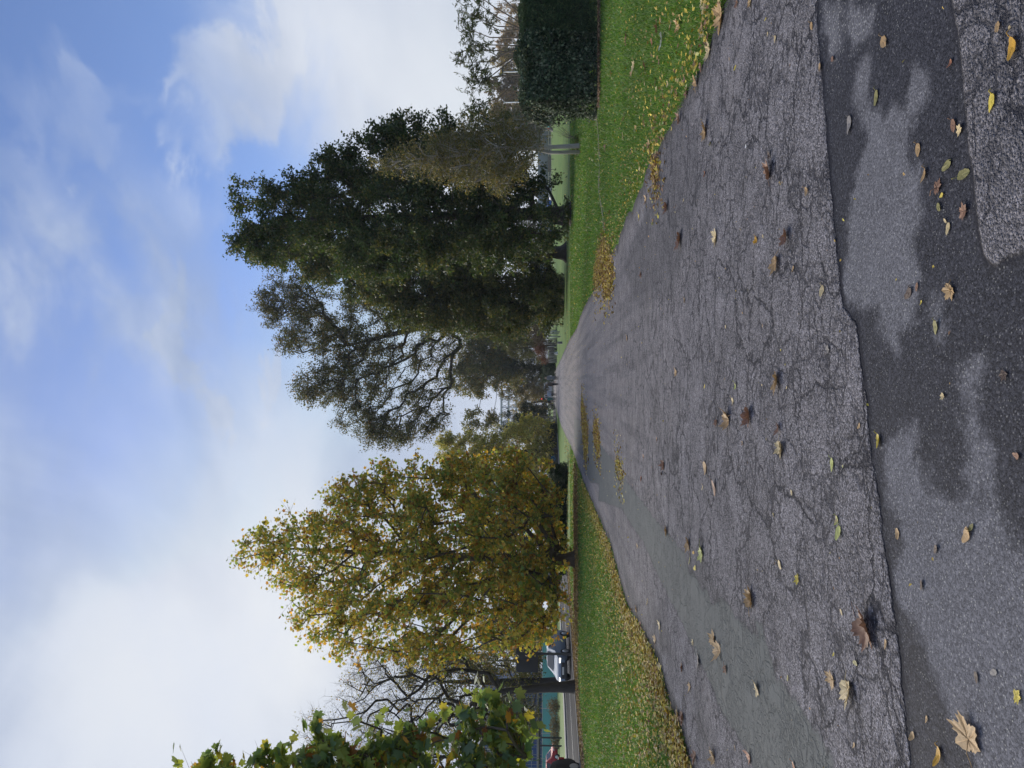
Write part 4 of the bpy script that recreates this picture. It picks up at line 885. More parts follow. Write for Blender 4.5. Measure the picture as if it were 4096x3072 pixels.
def car(label, loc, rz, paint, kind='hatch', lights=False, cat='car', name='parked_car'):
    root = thing(name, label, cat, loc, rz)
    L, W, H = {'hatch': (4.1, 1.75, 1.47), 'mpv': (4.3, 1.78, 1.62), 'van': (5.0, 1.95, 2.1), 'saloon': (4.5, 1.78, 1.45)}[kind]
    hw = W / 2
    if kind == 'van': S = [(-.5, .35, .62, 0), (-.47, .28, .85, 0), (-.36, .25, 1.08, 0), (-.33, .25, 1.12, .0), (-.18, .25, 1.15, 1), (0, .25, 1.15, 1), (.4, .25, 1.15, 1), (.49, .28, 1.12, .98), (.5, .4, 1.0, .9)]
    elif kind == 'saloon': S = [(-.5, .35, .60, 0), (-.48, .26, .72, 0), (-.40, .22, .82, 0), (-.20, .22, .93, 0), (-.03, .22, .94, 1), (.18, .22, .95, 1), (.33, .22, .95, 0.05), (.44, .24, .94, 0), (.49, .3, .86, 0), (.5, .4, .7, 0)]
    else: S = [(-.5, .35, .60, 0), (-.48, .26, .74, 0), (-.42, .22, .86, 0), (-.27, .22, .98, 0), (-.26, .22, .985, .02), (-.09, .22, 1.0, .97), (.1, .22, 1.0, 1.0), (.34, .22, 1.02, .96), (.46, .24, 1.0, .55), (.492, .28, .9, .0), (.5, .4, .75, 0)]
    rings = []; info = []
    for x, zb, zt, k in S:
        x *= L; w_ = hw * (1 - 0.16 * max(0, (abs(x) / (L / 2)) ** 6)); zr = zt + (H - zt) * k; wr = w_ * (1 - .22 * k) if kind != 'van' else w_ * (1 - .1 * k)
        R_ = [(x, -w_ * .9, zb), (x, w_ * .9, zb), (x, w_, zb + .16), (x, w_ * .995, (zb + zt) / 2 + .05), (x, w_ * .96, zt), (x, wr * .94, zr - .05 * k), (x, wr * .72, zr + .015), (x, -wr * .72, zr + .015), (x, -wr * .94, zr - .05 * k), (x, -w_ * .96, zt), (x, -w_ * .995, (zb + zt) / 2 + .05), (x, -w_, zb + .16)]
        rings.append(R_); info.append((x, w_, zt, zr, wr, k))
    mb = MB(); mb.loft([r[::-1] for r in rings]); mb.build('body', paint, root, smooth=True, sharp=38)
    # glazing a few millimetres proud of the body
    cab = [i for i in info if i[5] > .5]
    for s in (-1, 1):
        mb = MB(); A = [i for i in info if i[5] > .9]
        for a, b in zip(A[:-1], A[1:]):
            def q(i, f): return np.array([i[0], s * ((i[1] * .96) * (1 - f) + i[4] * .94 * f + .008), i[2] * (1 - f) + (i[3] - .05) * f])
            g_ = .05; pa, pb = q(a, .1), q(b, .1); pc, pd = q(b, .88), q(a, .88)
            e = np.array([g_, 0, 0]); P = [pa + e, pb - e, pc - e, pd + e]
            mb.add([*P], [(0, 1, 2, 3) if s < 0 else (3, 2, 1, 0)])
        mb.build('side_window', M_GLASS, root)
    def screen(i0, i1, nm, out):
        a, b = info[i0], info[i1]; f0, f1 = .08, .92
        P = []
        for f, ww in ((f0, .86), (f1, .86)):
            x = a[0] + (b[0] - a[0]) * f; z = (a[3] + (b[3] - a[3]) * f) + .022; wv = (a[4] + (b[4] - a[4]) * f) * ww * .82
            P += [(x + out, -wv, z + .012), (x + out, wv, z + .012)]
        mb = MB(); mb.add(P, [(0, 2, 3, 1) if out < 0 else (0, 1, 3, 2)]); mb.build(nm, M_GLASS, root)
    fi = next(i for i, s in enumerate(S) if s[3] > .5); screen(fi - 1, fi, 'windscreen', -.012)
    bi = max(i for i, s in enumerate(S) if s[3] > .5)
    if bi + 1 < len(S): screen(bi, bi + 1, 'rear_window', .012)
    for x in (-.31 * L, .30 * L):
        for s in (-1, 1):
            w_ = MB(); w_.tube([(0, -.1, 0), (0, -.09, 0), (0, .09, 0), (0, .1, 0)], [.27, .315, .315, .27], 24); wo_ = w_.build('wheel', M_TYRE, root, smooth=True, sharp=40)
            wo_.location = (x, s * (hw - .07), .315)
            r_ = MB(); yo = s * .102; r_.tube([(0, yo, 0), (0, yo + s * .006, 0)], [.20, .19], 20)
            for k in range(7): r_.box((math.cos(k * .898) * .1, yo + s * .012, math.sin(k * .898) * .1), (.05, .012, .05))
            r_.build('rim', M_RIM, wo_)
    mb = MB(); mb.bbox((-L / 2 - .005, 0, .48), (.06, hw * 1.2, .22), .02); mb.bbox((-L / 2 + .02, 0, .3), (.08, hw * 1.5, .12), .02); mb.build('grille', M_TRIM, root)
    mb = MB(); mb.bbox((-L / 2 - .045, 0, .47), (.02, .5, .11), .005); mb.build('number_plate', M_WHITE, root)
    for s in (-1, 1):
        mb = MB(); mb.bbox((-L / 2 + .10, s * hw * .70, .66), (.18, .30, .13), .04); mb.build('headlight', M_LAMP if lights else M_STEEL, root, smooth=True)
        mb = MB(); mb.bbox((L / 2 - .06, s * hw * .82, .85), (.12, .16, .26), .03); mb.build('tail_light', M_RLAMP, root, smooth=True)
        mb = MB(); mb.bbox((-.17 * L, s * (hw + .08), 1.0), (.12, .16, .12), .04); mb.build('wing_mirror', paint, root, smooth=True)
    for s in (-1, 1):
        mb = MB(); mb.box((0, s * (hw - .01), .26), (L * .36, .05, .1)); mb.build('sill', M_TRIM, root)
    return root
paint = lambda n, c, m=.3: principled(n, c, .5, m, spec=.22)
car('silver-blue car coming along the road with headlights on, passing the grey post', (-17.6, 47.2, .012), R(90 - 6), paint('blue_grey_paint', (.20, .25, .33), .2), 'hatch', True, name='moving_car')
car('black car at the left edge of the picture, only its rear quarter in view', (-17.25, 29.75, .012), R(90 - 5), paint('black_car_paint', (.02, .02, .022)), 'hatch', name='moving_car')
car('white car half hidden by the dark bush on the road', (-20.6, 80, .012), R(90 - 7), paint('white_car_paint', (.7, .72, .75), 0), 'hatch', True, name='moving_car')
car('red car parked behind the green verge near the blue building', (xb(3042, 88), 88, 0), R(168), paint('red_paint', (.33, .015, .03), .1), 'mpv')
def far_car(label, px, py, Y, c, kind='hatch', rz=8):
    return car(label, (xb(py, Y), Y, 0), R(rz), paint('far_car_paint', c, .1), kind)
far_car('white van standing across the far end of the path', 2200, 1552, 172, (.6, .63, .68), 'van', 175)
far_car('silver car far off behind the walkers', 2200, 1598, 178, (.45, .48, .5), 'saloon', 10)
far_car('blue car parked far off between the two lime trunks', 2210, 950, 215, (.06, .14, .42))
far_car('bright blue car parked far off, right of the first lime trunk', 2210, 822, 215, (.05, .16, .5))
far_car('white car parked far off behind the hanging lime leaves', 2210, 770, 212, (.6, .62, .64))

# big grey road sign seen from behind
root = thing('road_sign', 'large dark grey road sign seen from behind on a square grey post', 'road sign', (xb(2614, 41.5), 41.5, 0), R(4))
mb = MB(); mb.bbox((0, 0, 1.4), (.125, .11, 2.9), .012); mb.build('post', M_POST, root)
M_SIGN = principled('sign_back', (0.040, 0.043, 0.052), 0.6, noise=.2, nscale=2)
mb = MB()
for i in range(3): mb.bbox((.62 - .42 - i * .71 + .55, -.09, 2.62), (.705, .04, 1.25), .012)
mb.build('panel', M_SIGN, root)
mb = MB()
for z in (2.12, 2.62, 3.12): mb.bbox((.2, -.045, z), (2.1, .05, .06), .01)
mb.build('rail', M_POST, root)
# green bollards / posts at the roadside
root = thing('bollard', 'dark green square post at the road edge under the golden leaves', 'bollard', (xb(2401, 46), 46, 0))
mb = MB(); mb.bbox((0, 0, .45), (.15, .15, 1.0), .02); mb.build('post', principled('green_post_paint', (.03, .05, .042), .6), root)
mb = MB(); mb.bbox((0, 0, .97), (.17, .17, .05), .015); mb.build('cap', M_POST, root)
# traffic signals
M_GREEN = principled('green_signal', (.05, .6, .4), .3, emit=(.05, 1, .62), estr=4)
M_RED = principled('red_signal', (.6, .05, .04), .3, emit=(1, .06, .04), estr=5)
M_HEAD = principled('signal_head', (.02, .022, .022), .6)
def signal(label, loc, h, lit):
    root = thing('traffic_light', label, 'traffic light', loc, R(5))
    mb = MB(); mb.tube([(0, 0, -.05), (0, 0, h)], .06, 10); mb.build('pole', M_STEEL, root)
    mb = MB(); mb.bbox((0, -.14, h - .45), (.34, .2, 1.0), .04); hd = mb.build('signal_head', M_HEAD, root)
    for k in range(3):
        mb = MB(); z = h - .14 - k * .31; mb.tube([(0, -.245, z), (0, -.26, z)], .115, 16)
        mb.build('lamp', (M_GREEN if lit == 'g' and k == 2 else M_RED if lit == 'r' and k == 0 else M_BLACK), hd)
        mb = MB(); mb.tube([(0, -.24, z + .03), (0, -.40, z + .02)], .13, 12, cap=False); mb.build('hood', M_HEAD, hd)
a = at(2175, 2369, 84); signal('traffic light showing green among the plane leaves', (a[0], 84, 0), 2.6, 'g')
a = at(2180, 1596, 170); signal('traffic light showing red at the far end of the path', (a[0], 170, 0), 2.95, 'r')
# height barrier for the car park
A_, B_ = gp(2247, 2949), gp(2244, 2981); ym = 74.0
root = thing('height_barrier', 'black height barrier frame beside the red car', 'barrier', (xb(2965, ym), ym, 0))
dx = abs(xb(2949, ym) - xb(2981, ym)) / 2
for s in (-1, 1):
    mb = MB(); mb.bbox((s * dx, 0, 1.1), (.13, .13, 2.3), .01); mb.build('post', M_BLACK, root)
mb = MB(); mb.bbox((-.6, 0, 2.27), (dx * 2 + 2.6, .11, .12), .01); mb.build('crossbar', M_BLACK, root)
# teal fence, verge, building with scaffold
M_TEAL = principled('teal_hoarding', (.10, .36, .33), .6, noise=.25, nscale=.7)
root = thing('hoarding_fence', 'teal green panel fence in front of the blue building', 'fence', (-46, 98, 0), R(4))
for i in range(9):
    mb = MB(); mb.bbox((-16 + i * 3.3, 0, 1.1), (3.22, .05, 2.0), .01); mb.build('panel', M_TEAL, root)
    mb = MB(); mb.bbox((-17.65 + i * 3.3, -.05, 1.15), (.07, .07, 2.3), .01); mb.build('post', M_STEEL, root)
mb = MB(); mb.bbox((-3, -.05, 2.14), (29.5, .06, .08), .01); mb.build('top_rail', M_STEEL, root)
bx_ = -59.0; by_ = 118.0
root = thing('blue_building', 'blue clad building wrapped in scaffolding with cream floor bands', 'building', (bx_, by_, 0), R(3))
M_BLUE = principled('blue_cladding', (.035, .10, .30), .45, noise=.3, nscale=.6); M_CREAM = principled('cream_band', (.50, .44, .34), .8, noise=.15); M_WIN = principled('window_glass', (.05, .09, .14), .1, spec=.8)
mb = MB(); mb.bbox((0, 6, 6.2), (17, 12, 12.4), .05); mb.build('wall', M_BLUE, root)
for z in (3.0, 6.1, 9.2, 12.3):
    mb = MB(); mb.bbox((0, -.16, z), (17.3, .5, .34), .03); mb.build('floor_band', M_CREAM, root)
for z in (1.5, 4.55, 7.65, 10.75):
    for x in np.linspace(-7, 7, 6):
        mb = MB(); mb.bbox((x, -.03, z), (1.7, .08, 1.5), .02); wf = mb.build('window', M_WHITE, root)
        mb = MB(); mb.box((x, -.08, z), (1.52, .03, 1.32)); mb.build('pane', M_WIN, wf)
root = thing('scaffolding', 'steel tube scaffolding in front of the blue building', 'scaffold', (bx_, by_ - 1.4, 0), R(3))
mb = MB()
for x in np.linspace(-8.6, 8.6, 12):
    for y_ in (-.6, .5): mb.tube([(x, y_, 0), (x, y_, 13.2)], .035, 5)
mb.build('upright', M_STEEL, root)
mb = MB()
for z in np.arange(1, 13.2, 1.0):
    for y_ in (-.6, .5): mb.tube([(-8.8, y_, z), (8.8, y_, z)], .03, 5)
mb.build('ledger', M_STEEL, root)
mb = MB()
for i, x in enumerate(np.linspace(-8.6, 5.5, 6)): mb.tube([(x, -.65, (i % 3) * 4), (x + 3.1, -.65, (i % 3) * 4 + 4)], .03, 5)
mb.build('brace', M_STEEL, root)
mb = MB()
for z in (3.1, 6.1, 9.1, 12.1): mb.bbox((0, -.05, z - .15), (17.4, 1.0, .06), .01)
mb.build('deck_board', principled('scaffold_board', (.32, .25, .16), .8, noise=.3), root)
# low wall, court fence and rail beyond the playing field
M_NET = principled('court_mesh', (.20, .24, .24), .8, noise=.2, nscale=.3)
root = thing('court_fence', 'tall grey-green court fence behind the white rail', 'fence', (70, 246, 0))
for i in range(16):
    mb = MB(); mb.box((-38 + i * 5, 0, 2.4), (4.9, .03, 4.5)); mb.build('mesh_panel', M_NET, root)
    mb = MB(); mb.tube([(-40.5 + i * 5, -.05, 0), (-40.5 + i * 5, -.05, 4.9)], .05, 6); mb.build('post', M_STEEL, root)
root = thing('rail_fence', 'low white rail fence along the far side of the field', 'fence', (72, 222, 0))
M_OCH = principled('cream_rail_paint', (.62, .57, .47), .6, noise=.1)
mb = MB(); mb.bbox((0, 0, 1.05), (52, .1, .16), .02); mb.build('top_rail', M_OCH, root)
mb = MB(); mb.bbox((0, 0, .45), (52, .06, .08), .01); mb.build('lower_rail', M_OCH, root)
for i in range(22):
    mb = MB(); mb.bbox((-25.5 + i * 2.42, 0, .5), (.14, .12, 1.05), .02); mb.build('post', M_OCH, root)
# timber board on two posts
yb = 160.0
root = thing('timber_board', 'long weathered plank board on two dark posts across the field', 'board', (xb(658, yb), yb, 0))
mb = MB(); W_ = 62 * yb / FPX
for k in range(4): mb.bbox((0, 0, .98 + k * .19 - .29), (W_, .05, .18), .01)
mb.build('plank', principled('weathered_timber', (.16, .135, .115), .85, noise=.35, nscale=2), root)
for s in (-.33, .33):
    mb = MB(); mb.bbox((s * W_, .06, .55), (.14, .1, 1.15), .01); mb.build('post', M_TRIM, root)
# floodlight masts
for px0, px1, py, Y, lb, hd in [(2017, 2180, 410, 150, 'pale floodlight mast nearest the field, tallest of three', 0), (2012, 2190, 288, 170, 'floodlight mast with a dark lamp head at its top', 1), (2049, 2180, 238, 190, 'shortest floodlight mast, just above the hedge', 0)]:
    a = at(px0, py, Y); root = thing('floodlight_mast', lb, 'mast', (a[0], Y, 0))
    mb = MB(); mb.tube([(0, 0, 0), (0, 0, a[2])], [.16, .11], 10); mb.build('pole', principled('pale_mast', (.66, .66, .63), .5), root)
    mb = MB()
    if hd: mb.bbox((-.25, 0, a[2] + .1), (2.3, .4, .35), .05)
    else: mb.bbox((0, 0, a[2] + .06), (.5, .3, .14), .03)
    mb.build('lamp_head', M_BLACK if hd else M_STEEL, root)
# pale timber posts by the path
M_PALE = bark_mat('pale_timber', (.24, .24, .235), (.42, .42, .41), 3, .4)
PS = [(2220, 1324, 2189), (2229, 1328, 2190), (2226, 1335, 2170), (2231, 1347, 2190), (2217, 1356, 2181), (2214, 1372, 2188), (2215, 1378, 2176), (2219, 1386, 2188), (2217, 1394, 2191), (2216, 1400, 2183), (2214, 1409, 2181), (2216, 1413, 2192), (2214, 1420, 2183), (2215, 1426, 2182), (2216, 1431, 2193), (2215, 1437, 2184), (2214, 1441, 2192), (2213, 1444, 2183), (2213, 1449, 2193)]
DESC = ['short pale post at the right end of the timber row', 'pale post, second from the right end of the timber row', 'tallest tapering pale post in the timber row', 'slim pale post standing forward of the timber row', 'pale post just right of the white flowering plant', 'pale post with the yellow-topped marker beside it', 'thin tall pale post behind the white plant', 'broad pale post in the middle of the timber row', 'pale post left of the broad one in the timber row']
proto = None
for i, (pb, py, ptop) in enumerate(PS):
    q = gp(pb, py); Y = min(q[1], 140) * .8; z = at(ptop, py, Y)[2]
    root = thing('timber_post', DESC[i] if i < len(DESC) else 'closely set pale timber post at the left end of the row by the path', 'post', (xb(py, Y), Y, 0), group='pale timber posts beside the path')
    r_ = g.uniform(.075, .12); mb = MB(); mb.tube([(0, 0, -.05), (0, 0, z * .6), (g.normal(0, .03), 0, z)], [r_, r_ * .9, r_ * .45], 7); mb.build('post', M_PALE, root, smooth=True)
mb = MB(); q = gp(2249, 1371); mb.loft([[(math.cos(a) * .13 * s, math.sin(a) * .13 * s, z) for a in np.arange(8) * math.pi / 4] for z, s in ((-.03, 1), (.42, 1), (.5, .7))])
o = mb.build('stone_bollard', principled('grey_stone', (.17, .165, .16), .9, noise=.3), smooth=True, sharp=40); o.location = (q[0], q[1], 0); tag(o, 'squat grey stone bollard on the grass by the path edge', 'bollard')
q = gp(2231, 1413); mb = MB(); mb.loft([[(math.cos(a) * .26 * s, math.sin(a) * .26 * s, z) for a in np.arange(10) * math.pi / 5] for z, s in ((0, 1), (.06, 1), (.3, .62), (.5, .2), (.53, .1))])
o = mb.build('marker_stone', principled('white_stone', (.45, .45, .44), .85, noise=.2), smooth=True, sharp=40); o.location = (q[0], q[1], 0); tag(o, 'small whitish cone-shaped stone in front of the pale posts', 'stone')
q = gp(2229, 1366); bush('white_flowers', 'white flowering plant in front of the pale posts', [(q[0], q[1], .25, .35, .3, .28)], 260, .12, T_QUAD, [(2, (.5, .5, .46)), (2, (.05, .09, .03))], L_FAR, B_TWIG, 140, cat='plant', stems=6, stem_r=.01)
# cabinet with blue scrawl
yb = 98.0; root = thing('utility_cabinet', 'dark utility cabinet with bright blue graffiti under the bushy tree', 'cabinet', (xb(1834, yb), yb, 0), R(6))
mb = MB(); mb.bbox((0, 0, .58), (1.15, .5, 1.16), .03); mb.build('body', principled('cabinet_paint', (.022, .03, .028), .6), root)
mb = MB(); mb.bbox((0, 0, 1.19), (1.22, .58, .06), .02); mb.build('lid', M_POST, root)
mb = MB(); sq = [(-.35, .75), (-.1, .98), (.1, .82), (-.05, .6), (-.25, .5), (.05, .38), (.28, .55), (.3, .85), (.12, 1.0), (.2, .7), (.42, .45)]
xs_ = np.interp(np.linspace(0, 10, 60), range(11), [a for a, b in sq]); zs_ = np.interp(np.linspace(0, 10, 60), range(11), [b for a, b in sq])
k_ = np.array([1, 2, 3, 2, 1]) / 9; xs_[2:-2] = np.convolve(xs_, k_, 'valid'); zs_[2:-2] = np.convolve(zs_, k_, 'valid')
mb.tube(np.stack([xs_, np.full(60, -.255), zs_], 1), .022, 5); mb.build('graffiti', principled('blue_spray', (.03, .30, .62), .5), root)
# dark plank fence by the path end, lattice frame on the skyline, pale house
yb = 150.0; root = thing('plank_fence', 'dark brown plank fence closing the lawn behind the conifers', 'fence', (xb(1452, yb), yb, 0))
for i in range(4):
    mb = MB(); mb.bbox((-2.6 + i * 1.75, 0, .55), (1.7, .06, 1.15), .01); mb.build('panel', principled('dark_plank', (.05, .038, .03), .85, noise=.3) if i == 0 else bpy.data.materials['dark_plank'], root)
    mb = MB(); mb.bbox((-3.47 + i * 1.75, -.06, .62), (.1, .1, 1.3), .01); mb.build('post', M_TRIM, root)
yb = 300.0; x0_, x1_ = xb(1720, yb), xb(1540, yb); zz = [at(p_, 1640, yb)[2] for p_ in (2064, 2033, 2004)]
root = thing('lattice_frame', 'pale grey steel lattice frame on the skyline behind the ochre tree', 'steel frame', ((x0_ + x1_) / 2, yb, 0))
M_LAT = principled('pale_steel', (.40, .42, .46), .6); hw_ = (x1_ - x0_) / 2
mb = MB()
for x in np.linspace(-hw_, hw_, 7):
    for y_ in (0, 6): mb.tube([(x, y_, 0), (x, y_, zz[2])], .16, 6)
mb.build('column', M_LAT, root)
mb = MB()
for z in zz:
    for y_ in (0, 6): mb.bbox((0, y_, z), (2 * hw_, .4, .5), .03)
mb.build('girder', M_LAT, root)
mb = MB(); xx = np.linspace(-hw_, hw_, 13)
for a, b in zip(xx[:-1], xx[1:]):
    for z0, z1 in zip(zz[:-1], zz[1:]): mb.tube([(a, 0, z0), (b, 0, z1)], .11, 5); mb.tube([(b, 0, z0), (a, 0, z1)], .11, 5)
mb.build('cross_brace', M_LAT, root)
yb = 196.0; root = thing('pale_house', 'small pale grey house with a slate roof far behind the walkers', 'house', (xb(1560, yb), yb, 0), R(4))
mb = MB(); mb.bbox((0, 3, 2.2), (5.5, 6, 4.4), .03); mb.build('wall', principled('grey_render', (.34, .34, .34), .85, noise=.15), root)
mb = MB(); mb.loft([[(-3, -.3, 4.38), (-3, 6.3, 4.38), (-3, 3, 6.0)], [(3, -.3, 4.38), (3, 6.3, 4.38), (3, 3, 6.0)]]); mb.build('roof', principled('slate', (.09, .09, .10), .7, noise=.2), root)
for x in (-1.7, 0, 1.7):
    mb = MB(); mb.bbox((x, -.02, 3.1), (.9, .08, 1.1), .02); wf = mb.build('window', M_WHITE, root)
    mb = MB(); mb.box((x, -.07, 3.1), (.75, .03, .95)); mb.build('pane', M_WIN, wf)
# short posts and rail on the left lawn near the path end
for i, py in enumerate((1612, 1626, 1640, 1654)):
    q = gp(2216 + i * 1.2, py); mb = MB(); mb.bbox((0, 0, .42), (.12, .12, .9), .02)
    o = mb.build('short_post', M_TRIM); o.location = (q[0], q[1] * .9, 0); tag(o, 'short dark post on the lawn left of the walkers', 'post', 'short posts at the path end')

# ================================================================== people
def M(n, c, r=.8): return bpy.data.materials.get(n) or principled(n, c, r, noise=.15)
SKIN = M('skin', (.50, .30, .23), .6)
def skin_mesh(name, verts, edges, rad, mat, parent, sub=1, rootv=0):
    me = bpy.data.meshes.new(name); me.from_pydata([tuple(v) for v in verts], edges, [])
    o = link(bpy.data.objects.new(name, me), parent); me.materials.append(mat)
    bm = bmesh.new(); bm.from_mesh(me); ly = bm.verts.layers.skin.verify(); bm.verts.ensure_lookup_table()
    for i, v in enumerate(bm.verts): v[ly].radius = (rad[i], rad[i]); v[ly].use_root = (i == rootv)
    bm.to_mesh(me); bm.free()
    o.modifiers.new('skin', 'SKIN').use_smooth_shade = True
    sbm = o.modifiers.new('sub', 'SUBSURF'); sbm.levels = sub; sbm.render_levels = sub
    return o
def person(label, loc, rz, H, coat, trouser, hair, coat_len=.85, stride=.18, hood=None, skirt=1.0, arm=(.12, .12), trousers_mat=None, group=None, small=False, shoe=(.03, .03, .035)):
    root = thing('person', label, 'person', loc, rz, group=group); k = H / 1.7
    J = [(0, 0, .95), (0, 0, 1.15), (0, 0, 1.34), (0, 0, 1.47), (0, -.01, 1.535), (0, -.02, 1.60), (0, -.01, 1.66)]; Rr = [.13, .12, .145, .06, .062, .088, .07]; E = [(0, 1), (1, 2), (2, 3), (3, 4), (4, 5), (5, 6)]
    J.append((0, -.115, 1.585)); Rr.append(.016); E.append((5, 7))                      # nose
    for s in (-1, 1):
        b = len(J); a_ = arm[0 if s < 0 else 1]
        J += [(s * .17, 0, 1.40), (s * .225, .02, 1.14), (s * .215, -a_, .92), (s * .215, -a_ - .02, .845)]; Rr += [.06, .043, .03, .034]; E += [(2, b), (b, b + 1), (b + 1, b + 2), (b + 2, b + 3)]
        for f in range(4):
            c = len(J); fx = (f - 1.5) * .02; L_ = (.065, .075, .07, .055)[f]
            J += [(s * .215 + fx * .4, -a_ - .03 + fx, .80), (s * .205 + fx * .4, -a_ - .02 + fx, .80 - L_)]; Rr += [.009, .007]; E += [(b + 3, c), (c, c + 1)]
        c = len(J); J += [(s * .19, -a_ - .05, .85), (s * .185, -a_ - .07, .81)]; Rr += [.011, .008]; E += [(b + 3, c), (c, c + 1)]
        b = len(J); st = s * stride
        J += [(s * .085, 0, .88), (s * .09, -st * .55 - .02, .49), (s * .09, -st + (.04 if st < 0 else 0), .085), (s * .095, -st - .14, .035)]; Rr += [.088, .058, .04, .035]; E += [(0, b), (b, b + 1), (b + 1, b + 2), (b + 2, b + 3)]
    J = np.array(J) * k; Rr = np.array(Rr) * k
    skin_mesh('body', J, E, Rr, SKIN, root, 1)
    tube = lambda mb, ids, ex: mb.tube(J[ids], Rr[ids] + ex * k, 8)
    arms = [8 + 0, 8 + 14 + 4 * 0]                                   # first index of each arm chain
    n_arm = 4 + 8 + 2; A0 = 8; L0 = A0 + n_arm; A1 = L0 + 4; L1 = A1 + n_arm
    mb = MB(); ell_ = lambda z, a, b_, y=0: [(a * math.cos(q) * k, (b_ * math.sin(q) + y) * k, z * k) for q in np.arange(14) * 2 * math.pi / 14]
    rings = [ell_(1.50, .075, .07), ell_(1.455, .12, .09), ell_(1.42, .19, .11), ell_(1.30, .205, .135), ell_(1.12, .185, .13), ell_(.97, .20, .14)]
    if coat_len < .9: rings += [ell_((.97 + coat_len) / 2, .205 * (1 + (skirt - 1) * .5), .15), ell_(coat_len, .21 * skirt, .16 * skirt)]
    mb.loft(rings[::-1])
    for a0 in (A0, A1): mb.tube(J[[2, a0, a0 + 1, a0 + 2]], np.array([.05, .075, .06, .048]) * k, 8)
    mb.build('coat', coat, root, smooth=True)
    mb = MB()
    for l0 in (L0, L1): mb.tube(np.vstack([J[l0] + [0, 0, .05 * k], J[l0], J[l0 + 1], J[l0 + 2] + [0, 0, .02]]), np.array([.10, .10, .072, .055]) * k, 8)
    mb.build('trousers', trouser, root, smooth=True)
    for l0 in (L0, L1):
        mb = MB(); c = (J[l0 + 2] + J[l0 + 3]) / 2; mb.ball((c[0], c[1], .05 * k), (.05 * k, .14 * k, .05 * k), 8, 6); mb.build('shoe', M('shoe_leather', shoe), root, smooth=True)
    mb = MB(); mb.ball((0, .02 * k, 1.625 * k), (.097 * k, .105 * k, .105 * k), 12, 8)
    if hood: mb.ball((0, .03 * k, 1.55 * k), (.125 * k, .10 * k, .15 * k), 12, 8); mb.tube([(-.09 * k, -.03 * k, 1.66 * k), (-.10 * k, -.05 * k, 1.5 * k), (-.08 * k, -.04 * k, 1.38 * k)], .035 * k, 7); mb.tube([(.09 * k, -.03 * k, 1.66 * k), (.10 * k, -.05 * k, 1.5 * k), (.08 * k, -.04 * k, 1.38 * k)], .035 * k, 7)
    mb.build('hair', hair, root, smooth=True)
    for s in (-1, 1):
        mb = MB(); mb.ball((s * .034 * k, -.098 * k, 1.612 * k), .010 * k, 6, 4); mb.build('eye', M('eye_dark', (.03, .025, .02)), root)
    return root
def pz(px, py): q = gp(px, py, .03); return (q[0], q[1], .045)
p1 = pz(2234.5, 1512); person('person in a long grey hooded coat with long fair hair, walking on the path', p1, R(8), 1.74, M('grey_coat', (.17, .185, .20)), M('black_cloth', (.015, .015, .018)), M('fair_hair', (.38, .31, .22)), .42, .12, hood=True, skirt=1.12)
p2 = pz(2234.5, 1537); person('person in a dark brown jacket and black trousers beside the grey coat', p2, R(-6), 1.62, M('brown_jacket', (.085, .065, .05)), M('black_cloth', (0, 0, 0)), M('dark_hair', (.03, .028, .02)), .84, .20)
p3 = pz(2226, 1578); person('white-haired person in a pale blue-grey jacket and dark trousers', p3, R(0), 1.66, M('blue_grey_jacket', (.34, .40, .48)), M('navy_cloth', (.016, .018, .026)), M('white_hair', (.62, .58, .52)), .80, .06, skirt=1.1)
p4 = pz(2226, 1596); person('person in a dark green coat and pale hat leaning on a walking stick', p4, R(12), 1.64, M('green_coat', (.02, .14, .11)), M('green_cloth', (.012, .05, .045)), M('white_hair', (0, 0, 0)), .62, .16, skirt=1.1, arm=(.3, .12))
p5 = pz(2205, 1560); person('distant person in a light jacket far down the path', (p5[0], min(p5[1], 160), .045), R(0), 1.7, M('light_jacket', (.42, .43, .46)), M('grey_cloth', (.08, .085, .09)), M('dark_hair', (0, 0, 0)), .8, .15)
p6 = pz(2205, 1568); person('distant person in a pale grey coat walking beside the light jacket', (xb(1568, 156), 156, .045), R(10), 1.7, M('pale_grey_coat', (.30, .32, .35)), M('grey_cloth', (0, 0, 0)), M('dark_hair', (0, 0, 0)), .62, .12)
p7 = (xb(1606, 128), 128, .0); person('person in a black top at the left path edge behind the green coat', p7, R(-15), 1.68, M('black_cloth', (0, 0, 0)), M('stone_cloth', (.3, .27, .22)), M('dark_hair', (0, 0, 0)), .86, .1)
# what they carry
mb = MB(); mb.bbox((0, 0, 0), (.12, .26, .30), .05); mb.tube([(0, -.08, .13), (0, -.03, .42), (0, .03, .42), (0, .08, .13)], .012, 6)
o = mb.build('shoulder_bag', M('white_canvas', (.66, .66, .66)), smooth=True); o.location = (p1[0] + .27, p1[1] - .02, 1.0); tag(o, 'white shoulder bag carried by the person in the grey coat', 'bag')
mb = MB(); mb.bbox((0, 0, 0), (.16, .12, .28), .03); mb.tube([(-.05, 0, .13), (-.03, 0, .30), (.03, 0, .30), (.05, 0, .13)], .008, 6)
o = mb.build('carrier_bag', M('tan_paper', (.36, .25, .19)), smooth=True); o.location = (p2[0] + .27, p2[1] - .12, .53); tag(o, 'tan carrier bag hanging from the hand of the person in the brown jacket', 'bag')
mb = MB(); mb.tube([(0, 0, 0), (-.12, .05, .80), (-.14, .05, .84), (-.20, .05, .84)], [.014, .014, .016, .016], 7)
o = mb.build('walking_stick', M('stick_wood', (.12, .09, .07)), smooth=True); o.location = (p4[0] - .05 + .36, p4[1] - .35, .045); tag(o, 'thin dark walking stick held by the person in the green coat', 'walking stick')
